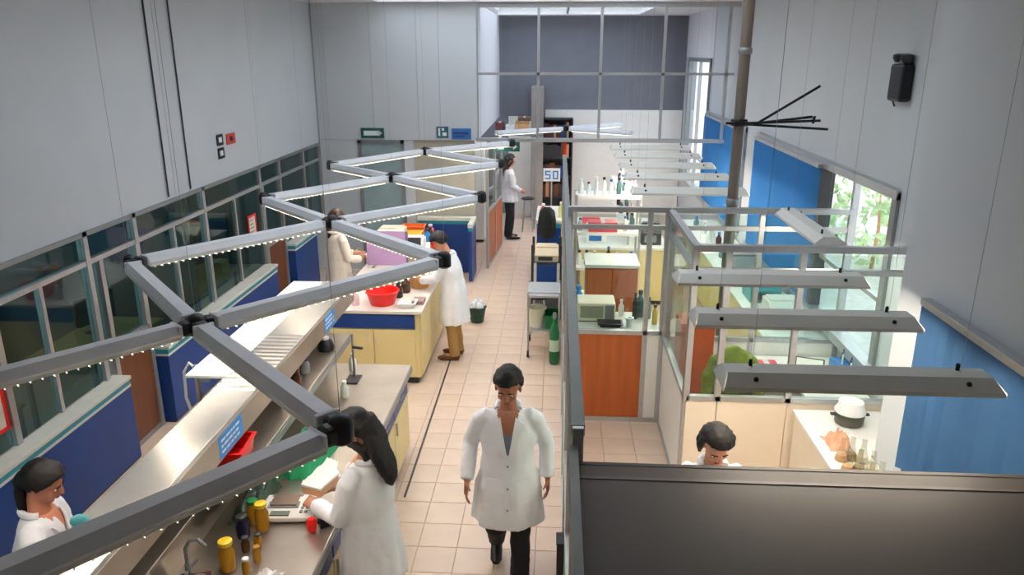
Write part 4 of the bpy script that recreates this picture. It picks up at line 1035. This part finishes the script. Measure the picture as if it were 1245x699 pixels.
solo('waste_box', MB().box(-.07,.07,-.07,.07,0,.30).box(-.075,.075,-.075,.075,.30,.315), M_dark, 'dark narrow bin at the near end of the aisle partition', 'bin', (.115, 4.83, 0), bev=.006)
# far end of the aisle
t = thing('bookcase', 'dark bookcase with red and brown binders at the far end', 'bookcase', (-.02, 17.6, 0))
obj('side_panel', MB().box(-.36,-.33,-.18,.18,0,2.3), M_dark, t); obj('side_panel', MB().box(.33,.36,-.18,.18,0,2.3), M_dark, t); obj('back_panel', MB().box(-.36,.36,.16,.18,0,2.3), M_dark, t)
for z in (.05, .5, .95, 1.4, 1.85, 2.28): obj('shelf', MB().box(-.33,.33,-.17,.16,z,z+.025), M_dark, t)
rb = random.Random(5)
cols = [M_red, M_brown, M_dark, M_tan, M_navy, mat('maroon', (90,30,40), .5)]
names = {id(M_red):'red', id(M_brown):'brown', id(M_dark):'dark', id(M_tan):'tan', id(M_navy):'navy'}
ORD = ('first', 'second', 'third', 'fourth', 'fifth', 'sixth', 'seventh', 'eighth', 'ninth', 'tenth', 'eleventh', 'twelfth')
cn = ['red', 'brown', 'dark grey', 'tan', 'navy', 'maroon']
for zi, z in enumerate((.525, .975, 1.425, 1.875)):
    x = -.31; kk = 0
    while x < .24:
        ww = rb.choice((.05, .06, .07)); hh = rb.uniform(.26, .34)
        solo('binder', MB().box(0, ww-.004, -.12, .12, 0, hh), cols[ci := rb.choice((2, 2, 2, 1, 4, 5, 2, 0, 3))], '%s binder, %s from the left on the %s shelf of the far bookcase' % (cn[ci], ORD[kk], ('lowest', 'second', 'third', 'topmost')[zi]), 'binder', (-.02+x, 17.6, z), group='binders in the far bookcase')
        x += ww; kk += 1
t = thing('bar_stool', 'thin legged stool standing alone at the far end of the aisle', 'stool', (-.62, 16.2, 0))
obj('seat', MB().lathe([(.05,.70),(.14,.705),(.145,.73),(.12,.74),(.02,.745)], n=14), M_dark, t, smooth=True)
for a in range(4):
    c, s = math.cos(R(45+90*a)), math.sin(R(45+90*a)); obj('leg', MB().cyl((c*.10,s*.10,.7),(c*.16,s*.16,0),.012), M_alud, t)
obj('ring', MB().tube([(.14*math.cos(k*PI/8),.14*math.sin(k*PI/8),.3) for k in range(17)], .008, 5), M_alud, t)
# tall cupboards with boxes on top, left of the far aisle
t = thing('tall_cupboard', 'tall white cupboard with boxes on top, far left of the aisle end', 'cupboard', (-1.9, 15.4, 0))
obj('carcass', MB().box(-.6,.45,-.3,.3,.06,2.05), M_white, t, bev=.004); obj('plinth', MB().box(-.56,.41,-.27,.27,0,.06), M_dark, t)
for a, b in ((-.59, -.08), (-.07, .44)):
    d = obj('door', MB().box(a, b, -.318, -.3, .08, 2.03), M_white, t, bev=.003); obj('handle', MB().box(b-.05 if a < -.3 else a+.04, b-.04 if a < -.3 else a+.05, -.335, -.318, 1.0, 1.15), M_alud, d)
t = thing('high_shelf', 'high wall shelf stacked with boxes under the upper glass wall', 'shelf', (-.95, 16.7, 2.02))
obj('board', MB().box(-.42,.5,-.25,.25,0,.03), M_alud, t); 
for x in (-.38, .46): obj('post', MB().box(x-.02,x+.02,.18,.22,-2.02,0), M_alud, t); obj('post', MB().box(x-.02,x+.02,-.22,-.18,-2.02,0), M_alud, t)
def box(label, x, y, z, a, b, h, m, name='cardboard_box', cat='box', group=None):
    t = at(name, label, cat, x, y, z, group)
    obj('body', MB().box(-a,a,-b,b,0,h), m, t, bev=.003); obj('tape', MB().box(-.025,.025,-b-.001,b+.001,h-.01,h+.0015), M_cap, t)
for l, x, z, a, h, m in (('maroon box on the high far shelf', -1.25, 2.05, .09, .24, mat('maroon_box', (110,50,56), .6)), ('white box on the high far shelf beside the maroon one', -1.02, 2.05, .10, .18, M_white),
                         ('orange-tan box on the high far shelf', -.76, 2.05, .13, .20, mat('orange_tan', (226,170,122), .7)), ('flat tan box on top of the orange-tan box', -.76, 2.25, .15, .07, M_tan), ('flat brown box topping the stack on the high far shelf', -.72, 2.32, .14, .08, mat('brown_card', (112,86,70), .8))):
    box(l, x, 16.7, z, a, .16, h, m)
# ------------------------------------------------------------------ right: behind the glass partitions
t = thing('side_counter', 'white counter behind the orange door panel', 'counter', (.62, 7.72, 0))
obj('worktop', MB().box(-.44,.48,-.31,.28,.97,1.0), M_cap, t, bev=.004); obj('carcass', MB().box(-.42,.46,-.30,.26,.08,.97), M_white, t); obj('plinth', MB().box(-.4,.44,-.26,.24,0,.08), M_dark, t)
t = at('microwave_oven', 'cream countertop oven on the counter behind the orange panel', 'oven', .44, 7.80, 1.0)
obj('housing', MB().box(-.20,.20,-.16,.16,.012,.21), mat('cream_enamel', (236,224,196), .35), t, bev=.012); obj('window', MB().box(-.17,.07,-.168,-.16,.05,.18), mat('oven_glass', (150,150,130), .2), t); obj('control_panel', MB().box(.09,.185,-.167,-.16,.04,.19), M_grey, t); obj('foot', MB().box(-.18,.18,-.14,.14,0,.012), M_dark, t)
tub('plastic_tray', 'shallow black tray in front of the cream oven', 'tray', .58, 7.54, 1.0, .12, .07, .035, M_black)
rtub('beaker', 'white cup beside the shallow black tray', 'cup', .78, 7.54, 1.0, .03, .036, .085, M_white)
bottle('blue wash bottle seen through the glass left of the orange cabinet', .26, 8.0, 1.0, .30, .06, mat('blue_wash', (32,130,200), .35), mat('blue_wash', (32,130,200), .35), neck=.5)
bt = 0
for x, y, h, r, m, l in ((.86, 7.78, .30, .03, M_dark, 'dark narrow flask on the side counter'), (.92, 7.86, .30, .045, mat('teal_glass', (80,120,120), .2), 'teal flask on the side counter'), (1.0, 7.80, .24, .035, mat('grey_glass', (140,146,136), .2), 'grey flask on the side counter'),
                         (1.05, 7.62, .22, .03, mat('yellow_glass', (210,180,70), .25), 'yellow flask on the side counter'), (.72, 7.88, .18, .03, M_white, 'white flask on the side counter')):
    bottle(l+' behind the glass partition', x, y, 1.0, h, r, m, M_dark if m is not M_white else M_white, 'flask', 'flask')
t = thing('wooden_cabinet', 'orange wood cabinet with a pale top behind the glass partition', 'cabinet', (.62, 8.75, 0))
obj('carcass', MB().box(-.26,.33,-.25,.25,.06,1.36), M_orange, t, bev=.004); obj('top', MB().box(-.28,.35,-.27,.27,1.36,1.40), M_cap, t, bev=.004); obj('plinth', MB().box(-.24,.31,-.22,.22,0,.06), M_dark, t)
for a, b in ((-.25, .03), (.04, .32)):
    d = obj('door', MB().box(a, b, -.268, -.25, .08, 1.34), M_orange, t, bev=.003); obj('handle', MB().box(b-.03, b-.02, -.28, -.268, .75, .87), M_alu, d)
box('pink and red box lying on the shelf unit beyond the orange cabinet', .62, 10.05, 1.45, .19, .12, .13, M_redp, 'pink_box')
t = thing('shelf_unit', 'white open shelf unit holding bottles beyond the orange cabinet', 'shelf unit', (.68, 10.1, 0))
for x in (-.42, .42):
    for y in (-.2, .2): obj('post', MB().box(x-.015,x+.015,y-.015,y+.015,0,1.95), M_alu, t)
for z in (.5, .95, 1.43, 1.92): obj('shelf', MB().box(-.43,.43,-.21,.21,z-.02,z+.018), M_white, t)
rb = random.Random(11)
gl = [mat('pale_glass', (210,222,222), .15), M_bottleb, mat('teal_glass', (80,120,120), .2), M_white]
for zi, z in enumerate((.968, 1.448, 1.938)):
    for k in range(8):
        x = .68-.36+k*.10
        if z > 1.4 and z < 1.5 and .40 < x < .84: continue
        bottle('reagent bottle, %s from the left on the %s shelf of the white open shelf unit' % (ORD[k], ('middle', 'upper', 'top')[zi]), x, 10.05+rb.uniform(-.06,.08), z, rb.uniform(.15,.24), .034, rb.choice(gl), rb.choice((M_white, M_dark, M_bluep)), group='bottles on the open shelf unit')
t = thing('lab_bench', 'white lab bench running along the far right hall', 'lab bench', (1.1, 12.2, 0))
obj('worktop', MB().box(-.75,.6,-1.0,1.2,.88,.92), M_white, t, bev=.005); obj('carcass', MB().box(-.72,.57,-.97,1.17,.08,.88), M_cream, t); obj('plinth', MB().box(-.68,.53,-.92,1.12,0,.08), M_dark, t)
t = thing('reagent_shelf', 'two-level shelf on the far right white bench', 'shelf', (1.1, 12.2, .92))
for y in (-.8, .2, 1.1): obj('post', MB().box(-.015,.015,y-.02,y+.02,0,.75), M_alu, t)
for z in (.36, .73): obj('shelf', MB().box(-.16,.16,-.9,1.15,z,z+.02), M_white, t)
for zi, z in enumerate((1.30, 1.67)):
    for k in range(11):
        bottle('reagent bottle, %s from the front, %s level of the shelf on the far right bench' % (ORD[k], ('lower', 'upper')[zi]), 1.1+rb.uniform(-.08,.08), 11.42+k*.17, z, rb.uniform(.14,.22), .035, rb.choice(gl), rb.choice((M_white, M_dark, M_bluep, M_red)), group='bottles on the far right shelf')
instrument('blue-sided instrument on the far right white bench', .62, 11.6, .92, .16, .14, .26, M_white, M_signb)
instrument('red instrument on the far right white bench', .56, 12.2, .92, .16, .12, .22, M_redp, M_black)
instrument('dark monitor-like instrument on the far right white bench', 1.45, 11.5, .92, .15, .12, .30, M_dark, M_grey)
# window-side counters
t = thing('window_counter', 'long white counter below the right window beyond the partitions', 'counter', (2.50, 9.8, 0))
obj('worktop', MB().box(-.32,.34,-2.38,3.6,.87,.90), M_white, t, bev=.004); obj('carcass', MB().box(-.28,.32,-2.36,3.55,.08,.87), M_cream, t); obj('plinth', MB().box(-.24,.3,-2.3,3.5,0,.08), M_dark, t)
for k, (y, m, l) in enumerate(((8.0, M_white, 'white instrument on the window counter, nearest the blue blind'), (8.9, mat('teal_case', (60,150,160), .4), 'teal instrument on the window counter'), (9.9, M_grey, 'grey instrument on the window counter'))):
    instrument(l, 2.48, y, .90, .18, .2, .26, m, M_dark)
for k in range(8): bottle('%s bottle from the front in the line on the white window counter' % ORD[k], 2.38+rb.uniform(-.06,.1), 10.5+k*.3, .90, rb.uniform(.16,.26), .045, rb.choice(gl), rb.choice((M_white, M_bluep)), group='bottles on the window counter')
# middle cubicle between the two cross partitions
t = thing('cubicle_desk', 'white L-shaped desk in the cubicle by the bright window', 'desk', (2.1, 6.7, 0))
obj('worktop', MB().box(-.25,.72,.05,.60,.77,.80).box(.15,.72,-.68,.05,.77,.80), M_white, t, bev=.004); obj('panel', MB().box(-.25,-.22,.05,.58,0,.77), M_white, t); obj('panel', MB().box(.15,.7,-.68,-.65,0,.77), M_white, t); obj('panel', MB().box(.68,.71,-.65,.58,0,.77), M_white, t)
t = at('tablet', 'white tablet with dark frame propped on the cubicle desk', 'tablet', 2.36, 6.66, .80, rz=R(-20))
s = obj('frame', MB().box(-.13,.13,-.008,.008,0,.26), M_dark, t, bev=.004); s.rotation_euler = (R(-42),0,0); s.location = (0,-.06,.01); obj('screen', MB().box(-.115,.115,-.011,-.008,.015,.245), M_paper, s); obj('stand', MB().bar((0,.14,0),(0,.06,.13),.06,.01), M_dark, t)
box('pinkish red box on the cubicle desk beside the tablet', 2.04, 6.90, .80, .10, .08, .09, M_redp, 'pink_box')
bottle('dark blue jar left of the pinkish red box', 1.90, 6.88, .80, .10, .035, M_navy, M_navy, 'jar', 'jar', neck=.9)
t = at('bottle_rack', 'blue wire rack of pens by the cubicle window', 'rack', 2.72, 6.75, .80)
obj('body', MB().box(-.07,.07,-.22,.22,0,.14), M_signb, t, bev=.004)
for k in range(6): obj('pen', MB().cyl((-.02+.02*(k % 3), -.18+k*.07, .14), (-.02+.03*(k % 3), -.18+k*.07, .24), .008, n=6), (M_white, M_bluep, M_dark)[k % 3], t)
t = thing('desk_chair', 'chair with a lime green jacket over its back in the cubicle', 'chair', (1.58, 6.55, 0))
obj('seat', MB().box(-.21,.21,-.2,.22,.44,.50), M_dark, t, bev=.02); obj('backrest', MB().box(-.20,.20,-.24,-.20,.70,1.12), M_dark, t, bev=.02); obj('back_stem', MB().bar((0,-.2,.46),(0,-.235,.72),.05,.02), M_dark, t); obj('post', MB().cyl((0,0,.08),(0,0,.44),.03), M_dark, t)
for a in range(5):
    c, s = math.cos(a*2*PI/5), math.sin(a*2*PI/5); obj('leg', MB().bar((0,0,.08),(c*.24,s*.24,.03),.035,.03), M_dark, t)
j = MB()
j.tube([(0,-.22,.86),(0,-.22,1.0),(0,-.22,1.14),(0,-.215,1.22),(0,-.21,1.27)], [(.22,.085),(.22,.09),(.20,.085),(.12,.07),(.05,.045)], 16, side=(1,0,0))
for s in (-1, 1): j.tube([(s*.14,-.24,1.16),(s*.22,-.27,1.02),(s*.23,-.27,.82)], [.055,.055,.05], 10)
o = solo('jacket', j, M_lime, 'lime green jacket draped over the cubicle chair', 'jacket', (1.58, 6.55, 0)); remesh(o, .012, 3, TEX, .04)
t = thing('storage_locker', 'orange-red locker behind the chair with the lime jacket', 'locker', (1.36, 7.02, 0))
obj('carcass', MB().box(-.16,.16,-.16,.16,.04,1.28), mat('orange_red', (206,84,40), .45), t, bev=.004); obj('door', MB().box(-.15,.15,-.175,-.16,.06,1.26), mat('orange_red', (206,84,40), .45), t, bev=.003); obj('handle', MB().box(.10,.115,-.19,-.175,.7,.8), M_alu, t); obj('plinth', MB().box(-.15,.15,-.14,.14,0,.04), M_dark, t)
# nearest cubicle counter with cooking ware
t = thing('cubicle_counter', 'white counter along the dim right wall of the ivory cubicle', 'counter', (2.16, 4.6, 0))
obj('worktop', MB().box(-.17,.185,-1.5,.48,.875,.90).box(.185,.66,.54,1.28,.875,.90).box(-.17,.185,.48,1.28,.875,.90), M_white, t, bev=.004); obj('carcass', MB().box(-.15,.18,-1.5,1.26,.08,.875), M_ivory, t); obj('plinth', MB().box(-.12,.17,-1.48,1.2,0,.08), M_dark, t)
t = at('steel_pot', 'steel pot with a pale lid at the far end of the cubicle counter', 'pot', 2.37, 5.66, .90)
obj('body', MB().lathe([(.09,0),(.11,.01),(.115,.09),(.11,.10)], n=20), mat('dark_pot', (92,92,84), .3, .7), t, smooth=True); obj('lid', MB().lathe([(.118,.10),(.12,.115),(.10,.15),(.095,.19),(.02,.2)], n=20), M_signw, t, smooth=True); obj('handle', MB().box(-.15,.15,-.015,.015,.07,.085), M_dark, t)
drape_cloth('peach coloured heap of netting on the cubicle counter beside the pot', 'netting', 2.16, 5.30, .90, .10, .13, .12, mat('peach_net', (216,160,130), .8, var=.25, bump=.3), 31, 'netting')
for k in range(9):
    x, y = 2.10+.075*(k % 3)+rb.uniform(-.01,.01), 4.72+.17*(k//3)+rb.uniform(-.02,.02)
    t = at('conical_flask', 'conical glass flask, %s row from the front, %s from the left, on the cubicle counter' % (ORD[k//3], ORD[k % 3]), 'flask', x, y, .90, 'flasks on the cubicle counter')
    obj('glass', MB().lathe([(.045,0),(.05,.006),(.018,.12),(.016,.17),(.02,.175)], n=12), glassmat('flask_glass', (.86,.86,.80), .2), t, smooth=True)
    obj('contents', MB().lathe([(.042,.004),(.045,.008),(.034,.05),(.01,.052)], n=12), (mat('peach_fluid', (214,170,130), .4), mat('olive_fluid', (150,130,90), .4), mat('milky_fluid', (224,214,196), .4))[k % 3], t, smooth=True)

# ------------------------------------------------------------------ things in the offices behind the left windows
def desk(label, x, y, m):
    t = thing('office_desk', label, 'desk', (x, y, 0))
    obj('desktop', MB().box(-.4,.4,-.7,.7,.72,.75), m, t, bev=.004)
    for sx in (-.36, .36):
        for sy in (-.66, .66): obj('leg', MB().box(sx-.02,sx+.02,sy-.02,sy+.02,0,.72), M_alud, t)
desk('olive-yellow desk in the nearest office behind the left window', -5.1, 5.2, mat('olive_top', (150,140,70), .5)); desk('pale desk in the second office behind the left windows', -5.0, 7.5, M_tan); desk('tan desk in the far office behind the left windows', -5.0, 9.7, M_tan)
def monitor(label, x, y):
    t = at('computer_monitor', label, 'monitor', x, y, .75, rz=R(70)); obj('base', MB().box(-.1,.1,-.08,.08,0,.015), M_black, t); obj('neck', MB().box(-.02,.02,-.01,.02,.015,.15), M_black, t); p = obj('housing', MB().box(-.24,.24,-.03,.01,.12,.44), M_black, t, bev=.006); obj('screen', MB().box(-.22,.22,-.032,-.03,.14,.42), mat('screen_dark', (40,70,84), .15), p)
monitor('computer monitor on the olive-yellow office desk', -5.15, 5.5); monitor('computer monitor on the pale office desk', -5.1, 7.7); monitor('computer monitor on the tan far office desk', -5.1, 9.9)
def cab(label, x, y, m, h=1.9):
    t = thing('filing_cabinet', label, 'cabinet', (x, y, 0)); obj('carcass', MB().box(-.25,.25,-.45,.45,.03,h), m, t, bev=.004); obj('plinth', MB().box(-.23,.23,-.42,.42,0,.03), M_dark, t)
    for k in range(4): d = obj('drawer', MB().box(.25,.268,-.43,.43,.06+k*h*.24,.03+(k+1)*h*.24), m, t, bev=.003); obj('handle', MB().box(.268,.28,-.08,.08,.03+(k+.6)*h*.24,.045+(k+.6)*h*.24), M_alu, d)
cab('dark grey filing cabinet at the back of the nearest office', -6.9, 4.4, M_dark); cab('dark red filing cabinet in the nearest office', -6.9, 5.9, mat('dark_red', (120,30,30), .5), 1.5); cab('grey-green filing cabinet in the second office', -6.9, 7.4, mat('grey_green', (92,110,104), .5)); cab('dark teal filing cabinet in the far office', -6.9, 9.6, mat('dark_teal', (30,80,90), .5)); cab('pale filing cabinet in the far office corner', -6.9, 11.6, M_white)
tub('plastic_crate', 'dark red crate on the olive-yellow office desk', 'crate', -5.05, 4.85, .75, .17, .2, .2, mat('dark_red', (120,30,30), .5)); box('brown box on the tan far office desk', -4.95, 9.4, .75, .18, .14, .22, mat('brown_card2', (150,96,52), .8)); box('tan box on the far office desk corner', -4.8, 10.15, .75, .12, .12, .16, M_tan)

# trees outside the right windows
rt_ = random.Random(4)
for k, (x, y, h) in enumerate(((7.2, 17.2, 2.3), (9.0, 19.6, 2.6), (12.0, 23.0, 4.0), (12.0, 26.0, 5.0), (6.2, 4.2, 3.4))):
    t = thing('garden_tree', '%s garden tree outside the right windows' % ('first', 'second', 'third', 'fourth', 'small')[k], 'tree', (x, y, -1.0))
    obj('trunk', MB().tube([(0,0,0),(.05,.02,h*.4),(0,.05,h*.75)], [.05,.04,.02], 8), M_tan, t, smooth=True)
    m = MB()
    for q in range(420):
        a, b, r = rt_.uniform(0, 2*PI), rt_.uniform(-1, 1), rt_.uniform(.5, 1)**.5
        c = V((math.cos(a)*math.sqrt(1-b*b)*1.3*r, math.sin(a)*math.sqrt(1-b*b)*1.3*r, h*.68+b*1.5*r)); s = rt_.uniform(.08, .2)
        u = V((rt_.uniform(-1,1), rt_.uniform(-1,1), rt_.uniform(-1,1))).normalized(); v = u.orthogonal().normalized()
        m.add([c-u*s, c+v*s*.5, c+u*s, c-v*s*.5], [(0,1,2,3)])
    obj('foliage', m, M_leaf, t, kind='stuff')
struct('ground', MB().box(3.4, 30, -6, 34, -1.1, -1.0), mat('garden_paving', (206,206,196), .9, var=.15))
